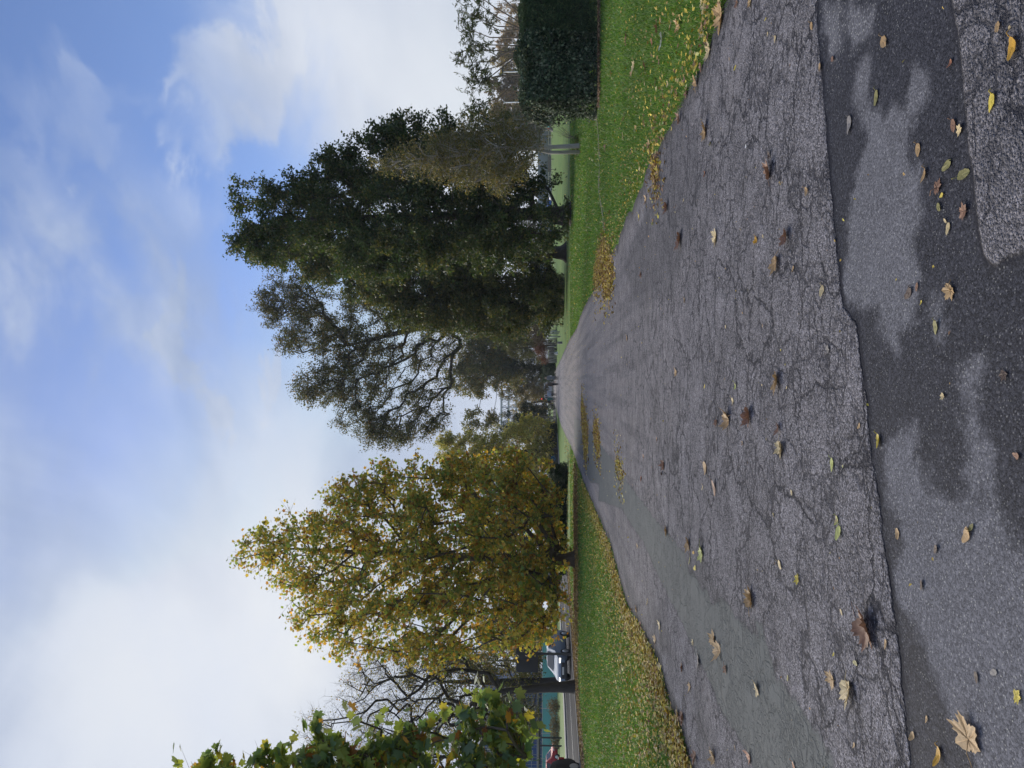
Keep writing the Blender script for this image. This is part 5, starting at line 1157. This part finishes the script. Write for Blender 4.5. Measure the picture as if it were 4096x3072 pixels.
# players on the field
for i, (py, c, lb) in enumerate([(489, (.45, .06, .08), 'player in a red shirt on the far field, right of the group'), (500, (.05, .06, .12), 'player in a navy shirt in the middle of the far group'), (508, (.02, .38, .42), 'player in a turquoise shirt on the far field'), (515, (.40, .10, .06), 'player in an orange shirt, left of the far group')]):
    Y = 182 + i * 3; person(lb, (xb(py, Y), Y, 0), R(40 * i), 1.6, M('shirt_%s' % 'abcd'[i], c), M('black_cloth', (0, 0, 0)), M('dark_hair', (0, 0, 0)), .86, .28, group='players on the field')
# ================================================================== fallen leaves
LEAFC = {'brown': (.20, .105, .062), 'tan': (.34, .215, .095), 'cream': (.47, .365, .19), 'yellow': (.50, .39, .05), 'lime': (.34, .36, .10), 'dark brown': (.07, .042, .03), 'grey': (.20, .18, .165), 'ochre': (.44, .24, .02), 'olive': (.20, .18, .06), 'rust': (.26, .10, .045), 'white': (.62, .62, .58)}
def fallen_mat(name, c):
    m, t, out = new_mat(name)
    tc = t.n('ShaderNodeTexCoord'); co = tc.outputs['Object']; inf = t.n('ShaderNodeObjectInfo')
    ofs = t.vmath('ADD', co, t.n('ShaderNodeCombineXYZ', X=t.math('MULTIPLY', inf.outputs['Random'], 9.0)).outputs[0])
    n1 = t.noise(ofs, 28, 5, .65); n2 = t.noise(ofs, 95, 3)
    c1 = t.mix(t.sstep(n1, .35, .7), c, tuple(k * .72 for k in c)); c1 = t.mix(t.math('MULTIPLY', t.sstep(n2, .60, .72), .35), c1, (.07, .045, .03))
    # ribs from the leaf base
    vein = t.attr('vein'); c1 = t.mix(t.math('MULTIPLY', t.sstep(vein, .55, .95), .5), c1, tuple(min(1, k * 1.5) for k in c))
    p = t.n('ShaderNodeBsdfPrincipled', Base__Color=c1, Roughness=.6); t.set(p.inputs['Normal'], t.bump(t.math('ADD', n1, t.math('MULTIPLY', vein, .5)), .5, .004))
    tr = t.n('ShaderNodeBsdfTranslucent', Color=c1); mx = t.n('ShaderNodeMixShader', Fac=.15); t.set(mx.inputs[1], p); t.set(mx.inputs[2], tr); t.set(out.inputs[0], mx)
    return m
LEAFC = {k: tuple(min(.8, q * 1.4) for q in c) for k, c in LEAFC.items()}
LM = {k: fallen_mat('fallen_leaf_' + k.replace(' ', '_'), c) for k, c in LEAFC.items()}
OVAL = outline([(0, 1), (14, .86), (28, .70), (45, .56), (65, .48), (90, .45), (115, .46), (140, .52), (160, .60), (180, .62), (200, .60), (220, .52), (245, .46), (270, .45), (295, .48), (315, .56), (332, .70), (346, .86)]) * .62
def leaf_object(colour, shape, size, curl, x, y, z, rot, g, stem=True, sink=0.0):
    o2 = MAPLE if shape == 'maple' else OVAL
    o2 = o2 * (1 + g.normal(0, .05, (len(o2), 1)))
    n = len(o2); nr = 5; rr = np.linspace(0, 1, nr + 1)[1:]
    P = [np.zeros(3)] + [np.array([a[0] * r_, a[1] * r_, 0]) for r_ in rr for a in o2]; P = np.array(P)
    vein = np.zeros(len(P)); ang = np.degrees(np.arctan2(P[:, 0], P[:, 1] + 1e-9)); va = [0, 55, -55, 109, -109] if shape == 'maple' else [0]
    dv_ = np.min([np.abs(((ang - a + 180) % 360) - 180) for a in va], 0); vein = np.clip(1 - dv_ / 9, 0, 1); vein[0] = 1
    P *= size; ax = g.uniform(0, math.pi) if curl < 1.2 else g.normal(0, .25)
    ca, sa = math.cos(ax), math.sin(ax); s_ = P[:, 0] * ca + P[:, 1] * sa; u_ = -P[:, 0] * sa + P[:, 1] * ca
    k = curl / size * 1.6 + 1e-4; s2 = np.sin(np.clip(k * s_, -2.8, 2.8)) / k; zc = (1 - np.cos(np.clip(k * s_, -2.8, 2.8))) / k
    zc += .22 * curl * size * (u_ / size) ** 2 + .03 * size * np.sin(9 * P[:, 0] / size + g.uniform(0, 6)) * (np.abs(u_) / size) + g.normal(0, .006 * size, len(P)) + .02 * size * (1 - vein) * (dv_ < 30)
    P = np.stack([s2 * ca - u_ * sa, s2 * sa + u_ * ca, zc], 1)
    F = [(0, 1 + i, 1 + (i + 1) % n) for i in range(n)]
    for r_ in range(nr - 1): F += [(1 + r_ * n + i, 1 + (r_ + 1) * n + i, 1 + (r_ + 1) * n + (i + 1) % n, 1 + r_ * n + (i + 1) % n) for i in range(n)]
    mb = MB(); mb.add(P, F)
    if stem:
        b = P[0] if shape == 'maple' else P[1 + (nr - 1) * n + int(np.argmin(o2[:, 1]))]; L_ = size * (.55 if shape == 'maple' else .25); d_ = np.array([-g.normal(0, .25), -1, 0])
        mb.tube([b + [0, 0, .002], b + d_ * L_ * .5 + [0, 0, .012], b + d_ * L_ + [g.normal(0, .2) * L_, 0, .004]], [.0022, .0016, .0013], 4)
    V = np.concatenate(mb.V); tilt = g.normal(0, .10, 2)
    V[:, 2] += V[:, 0] * tilt[0] + V[:, 1] * tilt[1]; cs, sn = math.cos(rot), math.sin(rot)
    V = np.stack([V[:, 0] * cs - V[:, 1] * sn, V[:, 0] * sn + V[:, 1] * cs, V[:, 2]], 1); V[:, 2] -= np.percentile(V[:, 2], 6) - .002
    o = mesh_np('fallen_leaf', V, [i for f in mb.F for i in f], [len(f) for f in mb.F], LM[colour], smooth=True)
    vv = np.zeros(len(V), np.float32); vv[:len(P)] = vein; a_ = o.data.attributes.new('vein', 'FLOAT', 'POINT'); a_.data.foreach_set('value', vv)
    o.location = (x, y, z - sink); o['category'] = 'leaf'
    return o
# traced leaves: crop, x, y, length in crop pixels, colour, shape, curl
TL = []
def T(fn, s, rows):
    for x, y, L_, c, sh, cu in rows: TL.append((*fn([(x, y)])[0], L_ / s, c, sh, cu))
r4 = lambda p: crop(2300, 0, 1.659, p)
o_, m_ = 'oval', 'maple'
T(r1, 1.659, [(900, 275, 100, 'tan', o_, .3), (855, 640, 90, 'olive', o_, .2), (675, 815, 110, 'grey', o_, .3), (1140, 985, 75, 'tan', o_, .5), (1375, 825, 82, 'brown', o_, .4), (1422, 868, 75, 'cream', m_, .5), (1690, 172, 70, 'tan', o_, .3), (1790, 310, 130, 'ochre', o_, .6), (1655, 665, 95, 'yellow', o_, .2), (1355, 415, 52, 'rust', o_, 1.0), (1340, 1090, 90, 'olive', o_, .2), (1445, 1160, 100, 'olive', o_, .2), (1270, 1245, 95, 'brown', m_, .4), (1304, 1293, 42, 'yellow', o_, .3), (1280, 1370, 62, 'olive', o_, .2), (1455, 1405, 108, 'brown', m_, .4), (1327, 1463, 36, 'cream', o_, .8), (1347, 1507, 68, 'cream', o_, .3), (1187, 1152, 80, 'tan', o_, .7), (266, 1565, 130, 'brown', m_, 1.9), (147, 1033, 60, 'dark brown', m_, 1.0), (150, 1145, 145, 'brown', m_, 1.5), (484, 440, 52, 'tan', o_, .4), (426, 168, 58, 'tan', o_, .3), (180, 256, 54, 'cream', o_, .3), (557, 390, 52, 'brown', o_, .2), (404, 1265, 75, 'tan', o_, 1.8), (65, 1590, 60, 'ochre', o_, .9), (10, 20, 60, 'cream', m_, .6), (108, 1566, 28, 'cream', o_, .3), (116, 125, 24, 'yellow', o_, .3), (130, 222, 26, 'cream', o_, .3), (1770, 180, 30, 'cream', o_, .3)])
T(r2, 1.503, [(180, 72, 140, 'tan', m_, .9), (466, 240, 72, 'cream', o_, .4), (286, 110, 38, 'tan', o_, .4), (1235, 242, 108, 'tan', m_, .5), (1146, 455, 76, 'olive', o_, .2), (984, 255, 76, 'dark brown', o_, .3), (1030, 216, 50, 'brown', o_, .3), (1057, 313, 28, 'yellow', o_, .6), (186, 792, 145, 'tan', m_, 1.2), (247, 826, 22, 'cream', o_, .3), (14, 990, 145, 'brown', m_, 2.1), (195, 1072, 88, 'brown', m_, 1.5), (210, 1185, 130, 'cream', m_, 1.2), (691, 1055, 44, 'tan', o_, .5), (798, 1142, 76, 'yellow', o_, 1.9), (524, 1282, 76, 'lime', o_, .4), (1188, 876, 50, 'cream', m_, .8), (1560, 746, 68, 'dark brown', m_, .2), (276, 1456, 38, 'cream', o_, .5), (166, 1592, 30, 'yellow', o_, .3), (556, 1622, 58, 'lime', o_, .9), (1640, 1240, 56, 'brown', o_, .3), (496, 602, 60, 'grey', m_, .2), (98, 815, 20, 'grey', o_, .2)])
T(r3, 1.547, [(586, 196, 88, 'lime', o_, .5), (570, 114, 52, 'cream', o_, .9), (1375, 207, 105, 'tan', o_, .5), (1403, 168, 56, 'olive', o_, .2), (938, 200, 62, 'tan', o_, .5), (208, 396, 72, 'cream', o_, .3), (325, 486, 70, 'yellow', m_, 1.0), (746, 775, 250, 'brown', m_, 1.3), (597, 691, 38, 'cream', o_, .3), (26, 625, 155, 'tan', m_, 1.4), (541, 1112, 112, 'tan', m_, .9), (640, 1172, 185, 'cream', m_, 1.0), (691, 1010, 52, 'olive', o_, .3), (879, 886, 52, 'tan', o_, .7), (552, 953, 26, 'yellow', o_, .9), (1388, 1482, 235, 'tan', m_, .45), (1200, 1575, 100, 'ochre', o_, .9), (1684, 1215, 78, 'yellow', m_, .5), (1035, 1456, 54, 'tan', o_, .9), (60, 1172, 98, 'cream', m_, .9), (290, 1642, 56, 'rust', o_, .6), (676, 1514, 32, 'tan', o_, .3), (1121, 1352, 38, 'tan', o_, .3), (1545, 1066, 52, 'grey', o_, .2), (10, 1590, 92, 'rust', m_, 1.2), (258, 1100, 42, 'olive', o_, .4), (1180, 300, 60, 'dark brown', o_, .2), (1430, 1090, 56, 'dark brown', o_, .2), (1090, 520, 60, 'dark brown', o_, .15)])
T(r4, 1.659, [(870, 862, 145, 'tan', m_, 1.2), (910, 955, 48, 'olive', o_, .9), (1150, 968, 26, 'white', o_, .5), (615, 1372, 90, 'brown', m_, 1.7), (550, 1312, 72, 'tan', m_, .8), (475, 1325, 76, 'tan', m_, 1.3), (950, 1572, 128, 'cream', m_, 1.0), (705, 1590, 150, 'brown', m_, 1.2), (1221, 1590, 58, 'ochre', o_, .9), (1075, 445, 34, 'yellow', o_, .7), (970, 110, 190, 'tan', m_, 1.0), (1165, 18, 66, 'tan', m_, .6), (890, 340, 140, 'cream', m_, .8), (850, 200, 110, 'cream', m_, .9), (880, 265, 90, 'brown', m_, 1.0), (805, 545, 112, 'tan', m_, .9), (838, 440, 72, 'brown', m_, .9), (808, 420, 90, 'yellow', o_, .5), (740, 620, 82, 'brown', m_, .9), (695, 792, 92, 'brown', m_, 1.2), (873, 1150, 46, 'rust', o_, .9), (579, 268, 115, 'white', m_, .8), (866, 52, 85, 'cream', m_, .8), (548, 195, 80, 'brown', m_, 1.0), (690, 180, 115, 'tan', m_, 1.3), (390, 450, 90, 'cream', m_, 1.0), (327, 772, 48, 'rust', o_, .9), (468, 445, 80, 'brown', m_, .8), (1078, 18, 70, 'brown', m_, .7), (570, 138, 55, 'tan', m_, .7), (338, 258, 80, 'brown', m_, .9), (637, 165, 50, 'brown', o_, .9), (512, 275, 55, 'rust', o_, .7), (495, 955, 65, 'tan', m_, .9), (520, 1060, 60, 'brown', m_, .9), (645, 850, 28, 'yellow', o_, .4), (653, 520, 36, 'yellow', o_, .3), (574, 573, 34, 'yellow', o_, .4), (240, 490, 46, 'tan', m_, .8), (203, 975, 50, 'brown', m_, .8), (320, 900, 55, 'cream', m_, .8), (585, 640, 60, 'rust', m_, .8), (535, 545, 66, 'brown', m_, .8), (688, 298, 50, 'rust', o_, .6), (569, 1245, 44, 'brown', m_, .9), (730, 1325, 30, 'cream', m_, .7), (680, 1358, 28, 'dark brown', o_, .9), (1032, 388, 24, 'tan', o_, .4), (428, 1440, 46, 'yellow', o_, .6)])
T(r5, 1.659, [(446, 165, 52, 'brown', m_, 1.3), (741, 332, 48, 'tan', o_, .8), (355, 585, 56, 'tan', m_, 1.0), (684, 808, 72, 'tan', m_, .9), (880, 902, 34, 'yellow', o_, .4), (1036, 1128, 175, 'tan', m_, 1.7), (960, 1142, 62, 'brown', m_, 1.3), (1136, 1281, 40, 'ochre', o_, .9), (882, 1442, 112, 'tan', o_, .5), (602, 1422, 82, 'brown', m_, 1.5), (945, 1568, 105, 'brown', o_, .3), (1070, 1002, 62, 'cream', o_, .8), (1088, 897, 52, 'lime', o_, .9), (1021, 514, 32, 'cream', m_, .5), (467, 1372, 42, 'brown', m_, .9), (557, 1258, 42, 'brown', m_, .9), (866, 1572, 36, 'cream', o_, .4), (1266, 896, 22, 'cream', o_, .3), (450, 1520, 48, 'rust', m_, .9), (590, 1480, 40, 'dark brown', m_, 1.0), (302, 1590, 34, 'dark brown', m_, 1.0), (1270, 500, 24, 'tan', o_, .3)])
T(r6, 1.5475, [(576, 188, 76, 'tan', m_, .9), (715, 270, 102, 'tan', m_, 1.3), (798, 320, 135, 'lime', m_, .9), (760, 420, 50, 'yellow', o_, .5), (727, 370, 52, 'olive', o_, .8), (751, 325, 36, 'ochre', o_, .5), (871, 872, 112, 'tan', m_, 1.0), (906, 932, 140, 'tan', m_, 1.2), (946, 1040, 66, 'brown', m_, .9), (776, 992, 100, 'grey', m_, .6), (669, 1040, 62, 'brown', m_, .9), (720, 1158, 72, 'tan', m_, 1.2), (530, 782, 76, 'cream', m_, 1.0), (500, 872, 72, 'tan', m_, 1.0), (750, 1592, 92, 'brown', m_, 1.2), (866, 1592, 105, 'tan', m_, 1.2), (640, 1332, 100, 'tan', m_, 1.1), (670, 1342, 100, 'brown', m_, 1.1), (453, 630, 52, 'cream', m_, .8), (392, 282, 42, 'tan', m_, .9), (383, 680, 60, 'tan', m_, .9), (1002, 1530, 34, 'tan', o_, .4), (740, 882, 40, 'cream', m_, .6), (192, 220, 44, 'tan', m_, .8), (512, 1560, 95, 'tan', m_, .9), (528, 1200, 110, 'brown', m_, .9), (497, 1150, 60, 'cream', m_, .8), (528, 1040, 60, 'cream', m_, .8), (528, 1540, 40, 'rust', o_, .6), (400, 1590, 44, 'rust', o_, .6), (455, 1440, 62, 'tan', m_, .7), (450, 1330, 40, 'ochre', o_, .5), (612, 1440, 90, 'white', m_, .6), (510, 1330, 52, 'brown', m_, .8), (585, 1360, 50, 'brown', m_, .8), (116, 350, 34, 'rust', m_, .8), (450, 900, 70, 'brown', m_, .9), (408, 770, 40, 'rust', m_, .8)])
g = np.random.default_rng(17); INFO = []
BIGN = {'maple': 'lobed plane leaf', 'oval': 'oval leaf'}
for px, py, L_, c, sh, cu in TL:
    q = gp(px, py, .02); dist = math.hypot(q[0], q[1], EYE); size = L_ / FPX * dist / (1.0 if sh == o_ else 1.02)
    size *= 1.0 if cu < 1.3 else 1.05
    size = float(np.clip(size, .016, .26))
    inside = x_left(q[1]) + .05 < q[0] < x_right(q[1]) - .05
    P1 = np.array([q]); pa = sdist(P1, PATCH)[0]; pu = sdist(P1, PUD)[0]; dr = max(sdist(P1, d_)[0] for d_ in DRY)
    z = .012 + .02 * min(1, max(0, min(q[0] - x_left(q[1]), x_right(q[1]) - q[0])) / 2.5) + .012 if inside else .02
    if pa > 0: z -= .009
    rot = g.uniform(0, 6.28) if sh == m_ else g.normal(1.57, .7)
    o = leaf_object(c, sh, size, cu, q[0], q[1], z, rot, g, stem=size > .05)
    if inside:
        zone = ('on the pale dry part of the newer tarmac' if dr > 0 else 'on the damp black tarmac strip') if pa > 0 else 'on the smooth blue-grey damp strip' if pu > 0 else 'on the rough corner nearest the camera' if q[1] < 2.9 else 'on the cracked old asphalt' if q[1] < 6.5 else 'on the far stretch of the path'
    else: zone = 'on the grass verge right of the path' if q[0] > 0 else 'on the leafy verge left of the path'
    form = 'curled' if cu >= 1.2 else 'half-folded' if cu >= .75 else 'flat'
    sz = 'very large' if size > .17 else 'large' if size > .115 else 'medium' if size > .07 else 'small' if size > .035 else 'tiny'
    INFO.append(dict(o=o, q=q, c=c, form=form, sh=BIGN[sh], zone=zone, sz=sz, L=L_))
for a in INFO: a['core'] = f"{a['sz']} {a['form']} {a['c']} {a['sh']} {a['zone']}"
from collections import Counter
cnt_ = Counter(a['core'] for a in INFO)
for a in INFO:
    lab = a['core']
    if cnt_[lab] > 1:
        nb = min((b for b in INFO if b is not a and b['L'] > a['L'] * .8 and b['core'] != a['core']), key=lambda b: np.linalg.norm(b['q'] - a['q']))
        dxy = a['q'] - nb['q']; rel = ('right of' if dxy[0] > 0 else 'left of') if abs(dxy[0]) > abs(dxy[1]) * .6 else ('beyond' if dxy[1] > 0 else 'in front of')
        a['lab'] = f"{a['sz']} {a['form']} {a['c']} {a['sh'].split()[-2]} leaf {rel} {nb['sz']} {nb['form']} {nb['c']} one"
    else: a['lab'] = lab
cnt_ = Counter(a['lab'] for a in INFO)
seen_ = Counter()
for a in INFO:
    if cnt_[a['lab']] > 1:
        seen_[a['lab']] += 1; same = sorted([b for b in INFO if b['lab'] == a['lab']], key=lambda b: b['q'][1])
        a['lab2'] = a['lab'] + (', the nearer' if a is same[0] else ', the farther')
for a in INFO: a['lab'] = a.get('lab2', a['lab'])
for a in INFO:
    a['o']['label'] = a['lab']
    a['o']['group'] = 'leaves fallen on the path' if 'verge' not in a['zone'] else 'leaves fallen on the grass verges'
# more single leaves on the verges, the nearest ones
N_MORE = 300 - len(INFO) - 2
for i in range(N_MORE):
    right = i % 5 < 3
    for _ in range(50):
        y = math.exp(g.uniform(math.log(5.4), math.log(13))); x = (x_right(y) + abs(g.normal(0, 1.0)) + .03) if right else (x_left(y) - abs(g.normal(0, .8)) - .03)
        if abs(x / y) < .57: break
    c = g.choice(['tan', 'brown', 'yellow', 'cream', 'rust', 'olive'], p=[.24, .2, .3, .12, .08, .06]); sh = o_ if c in ('yellow', 'olive') else m_
    o = leaf_object(c, sh, g.uniform(.05, .12) if sh == m_ else g.uniform(.03, .06), abs(g.normal(.7, .4)), x, y, .03, g.uniform(0, 6.28), g, stem=False)
    o['label'] = f"{c} {BIGN[sh]} among many lying on the {'right' if right else 'left'} grass verge"; o['group'] = f"{c} leaves on the {'right' if right else 'left'} verge"

# ------------------------------------------------------------------ uncounted leaf litter
def litter(name, label, P, size, pal, tmpl, z=.02, flat=.8, seed=1):
    g = np.random.default_rng(seed); n = len(P); P3 = np.zeros((n, 3)); P3[:, :2] = P; P3[:, 2] = z + np.abs(g.normal(0, .012, n)) if np.isscalar(z) else z
    nr = unit(g.normal(size=(n, 3)) * (1 - flat) + np.array([0, 0, 1.0]) + g.normal(size=(n, 3)) * .25)
    o = leaves(name, P3, nr, size * g.uniform(.6, 1.3, n), pick(pal, n, g, .2), tmpl, L_DRY, None, None, g)
    return tag(o, label, 'leaf litter', kind='stuff')
P_YEL = [(5, (.50, .38, .06)), (3, (.42, .30, .07)), (2, (.34, .22, .08)), (1, (.22, .12, .06)), (1, (.5, .44, .2))]
P_LIT = [(3, (.22, .13, .07)), (3, (.32, .20, .09)), (2, (.40, .28, .08)), (2, (.13, .08, .05)), (1, (.45, .35, .12))]
g = np.random.default_rng(55)
def edge_pts(n, side, y0, y1, sig, inset=0.0):
    y = np.exp(g.uniform(math.log(y0), math.log(y1), n)); d_ = np.abs(g.normal(0, sig, n)) + g.normal(0, .05, n)
    x = np.array([x_right(v) for v in y]) + d_ - inset if side > 0 else np.array([x_left(v) for v in y]) - d_ + inset
    return np.stack([x, y], 1)
def on_grass(P, lim=.62): 
    k = (P[:, 0] > x_right(P[:, 1]) - .02) | (P[:, 0] < x_left(P[:, 1]) + .02)
    k &= (np.abs(P[:, 0]) < lim * P[:, 1] + 1) & (P[:, 0] > np.interp(P[:, 1], NEAR[:, 1], NEAR[:, 0]) + .2); return P[k]
# yellow drift along the left edge, thinner along the right
litter('leaf_litter', 'band of yellow fallen leaves along the left edge of the path', np.vstack([edge_pts(5200, -1, 7, 30, .28), edge_pts(5600, -1, 7, 40, 1.5)]), .065, P_YEL, T_QUAD, .035, seed=2)
litter('leaf_litter', 'scattered yellow leaves along the right edge of the path', np.vstack([edge_pts(700, 1, 5.3, 25, .25), edge_pts(800, 1, 5.3, 30, 1.4)]), .05, P_YEL, T_QUAD, .035, seed=3)
n = 24000; d_ = np.exp(g.uniform(math.log(6), math.log(60), n)); a_ = g.uniform(-.56, .56, n)
PG = on_grass(np.stack([np.tan(a_) * d_, d_], 1)); k = (PG[:, 0] < 0) | (g.uniform(0, 1, len(PG)) < .2)
PG = PG[k]; fz = np.clip(PG[:, 1] / 18, 1, 2.2)
litter('leaf_litter', 'small yellow leaves sprinkled over the lawns', PG, .055 * fz, P_YEL, T_QUAD, .04, seed=4)
# brown litter under the plane tree, along the kerb, at the hedge foot
n = 9000; y = g.uniform(26, 50, n); x = np.interp(y, NEAR[:, 1], NEAR[:, 0]) + .35 + np.abs(g.normal(0, .75, n)); litter('leaf_litter', 'brown leaves heaped along the roadside kerb', np.stack([x, y], 1), .12, P_LIT, T_QUAD, .05, seed=5)
P_ = np.stack([g.normal(-8.6, 3.2, 9000), g.normal(36.3, 1.3, 9000)], 1); P_ = P_[(P_[:, 0] > -14.6) & (P_[:, 0] < x_left(P_[:, 1]) - .2)]
litter('leaf_litter', 'brown leaf carpet under the golden plane tree', P_, .13, P_LIT, T_QUAD, .05, seed=6)
P_ = np.stack([g.uniform(hx0 - .3, hx0 + 7, 3600), 20.25 - np.abs(g.normal(0, .25, 3600))], 1); litter('leaf_litter', 'dead brown leaves along the foot of the hedges', P_, .085, [(3, (.17, .11, .075)), (3, (.26, .17, .10)), (2, (.10, .065, .045)), (1, (.38, .26, .12))], T_QUAD, .05, seed=7)
mb = MB(); mb.add([(hx0 - .35 + i * .4, 20.9 if s else 20.0 + .12 * math.sin(i * 1.7) + g.normal(0, .05), .007) for i in range(22) for s in (0, 1)], [(2 * i, 2 * i + 2, 2 * i + 3, 2 * i + 1) for i in range(21)])
tag(mb.build('hedge_bed_soil', M_SOIL), kind='structure')
# drifts on the path itself
def drift(label, poly, n, size, seed, pal=P_LIT[:3] + P_YEL[:3], pile=.03):
    Q = G(poly); lo, hi = Q.min(0) - .5, Q.max(0) + .5; P = g.uniform(lo, hi, (n * 6, 2)); sdv = sdist(P, Q) + g.normal(0, .10, len(P)) - np.where(g.uniform(0, 1, len(P)) < .12, -np.abs(g.normal(0, .5, len(P))), 0); P = P[sdv > 0][:n]; s_ = np.clip(sdist(P, Q), 0, 1)
    return litter('leaf_litter', label, P, size, pal, T_QUAD, .035 + g.uniform(0, 1, len(P)) * np.clip(s_ * .12, .005, pile), flat=.55, seed=seed)
drift('heap of brown and yellow leaves at the right edge of the path', r5([(190, -70), (235, 0), (262, 90), (268, 200), (235, 320), (205, 290), (190, 220), (150, 245), (130, 190), (150, 60)]), 3600, .085, 11)
drift('long narrow leaf drift across the far left of the path', r5([(52, 960), (75, 1060), (96, 1180), (92, 1330), (75, 1400), (62, 1250), (48, 1100)]), 3000, .10, 12)
drift('shorter leaf drift in front of the long one', r5([(150, 1130), (170, 1210), (176, 1300), (162, 1350), (136, 1250), (132, 1170)]), 1600, .09, 13)
drift('small golden leaf patch at the edge of the damp strip', r5([(296, 1360), (310, 1400), (335, 1500), (318, 1510), (290, 1440), (284, 1400)]), 420, .075, 14, P_YEL)
drift('little clutch of yellow leaves by the right kerbless edge', r4([(520, 1030), (575, 1080), (570, 1200), (545, 1260), (525, 1180)]), 420, .06, 15, P_YEL + P_LIT[:2])
n = 520; y = np.exp(g.uniform(math.log(2.6), math.log(60), n)); x = np.array([g.uniform(x_left(v), x_right(v)) for v in y]); litter('leaf_litter', 'tiny leaf scraps strewn over the path', np.stack([x, y], 1), .018 * np.clip(y / 7, 1, 4), P_YEL + P_LIT[:2], T_QUAD, .036, seed=16)

# ------------------------------------------------------------------ grass
n = 330000; g = np.random.default_rng(66)
d_ = np.exp(g.uniform(math.log(4.6), math.log(46), n)); a_ = g.uniform(-.58, .58, n)
P = np.stack([np.tan(a_) * d_, d_], 1)
ed = np.minimum(np.abs(P[:, 0] - x_right(P[:, 1])), np.abs(P[:, 0] - x_left(P[:, 1])))
out_ = (P[:, 0] > x_right(P[:, 1]) - .03 * g.uniform(-1, 2, n)) | (P[:, 0] < x_left(P[:, 1]) + .03 * g.uniform(-1, 2, n))
out_ &= (P[:, 0] > np.interp(P[:, 1], NEAR[:, 1], NEAR[:, 0]) + .3)
trk = np.abs(P[:, 1] - np.interp(P[:, 0], lx[::-1] if lx[0] > lx[-1] else lx, ly[::-1] if lx[0] > lx[-1] else ly)); out_ &= ~((trk < .16 * P[:, 1] / 14) & (P[:, 0] > lx.min()) & (P[:, 0] < lx.max()))
out_ &= ~((P[:, 0] > hx0 - .25) & (P[:, 1] > 19.95) & (P[:, 1] < 22.3))
P = P[out_]; n = len(P)
h = g.uniform(.028, .062, n) * np.clip(P[:, 1] / 16, 1, 1.5); wd = .0035 * np.clip(P[:, 1] / 5, 1, 7) * g.uniform(.7, 1.4, n)
th = g.uniform(0, 2 * math.pi, n); sx_, sy_ = np.cos(th) * wd, np.sin(th) * wd; lean = g.normal(0, .5, (n, 2)) * h[:, None]
V = np.zeros((n, 3, 3)); V[:, 0, :2] = P - np.stack([sx_, sy_], 1); V[:, 1, :2] = P + np.stack([sx_, sy_], 1); V[:, 2, :2] = P + lean; V[:, 2, 2] = h
tone = np.sin(P[:, 0] * .9 + 1.3 * np.sin(P[:, 1] * .5)) * .5 + np.sin(P[:, 1] * .8 + P[:, 0] * .37) * .5
c = pick([(4, (.085, .182, .032)), (3, (.115, .215, .038)), (2, (.16, .24, .05)), (.8, (.23, .24, .08)), (2.3, (.06, .135, .03))], n, g, .18); c *= np.exp(tone * .16)[:, None]
tag(mesh_np('grass', V.reshape(-1, 3), np.arange(3 * n), np.full(n, 3), L_GRASS, fcol=c), 'short green lawn grass on both sides of the path', 'grass', kind='stuff')
# ================================================================== thin autumn air
m, t, out = new_mat('haze_air')
v = t.n('ShaderNodeVolumePrincipled', Color=(.86, .90, .96), Density=HAZE, Anisotropy=0.0)
t.set(out.inputs['Volume'], v)
mb = MB(); mb.box((0, 190, 20), (420, 640, 42)); hz = mb.build('haze', m); tag(hz, kind='stuff')
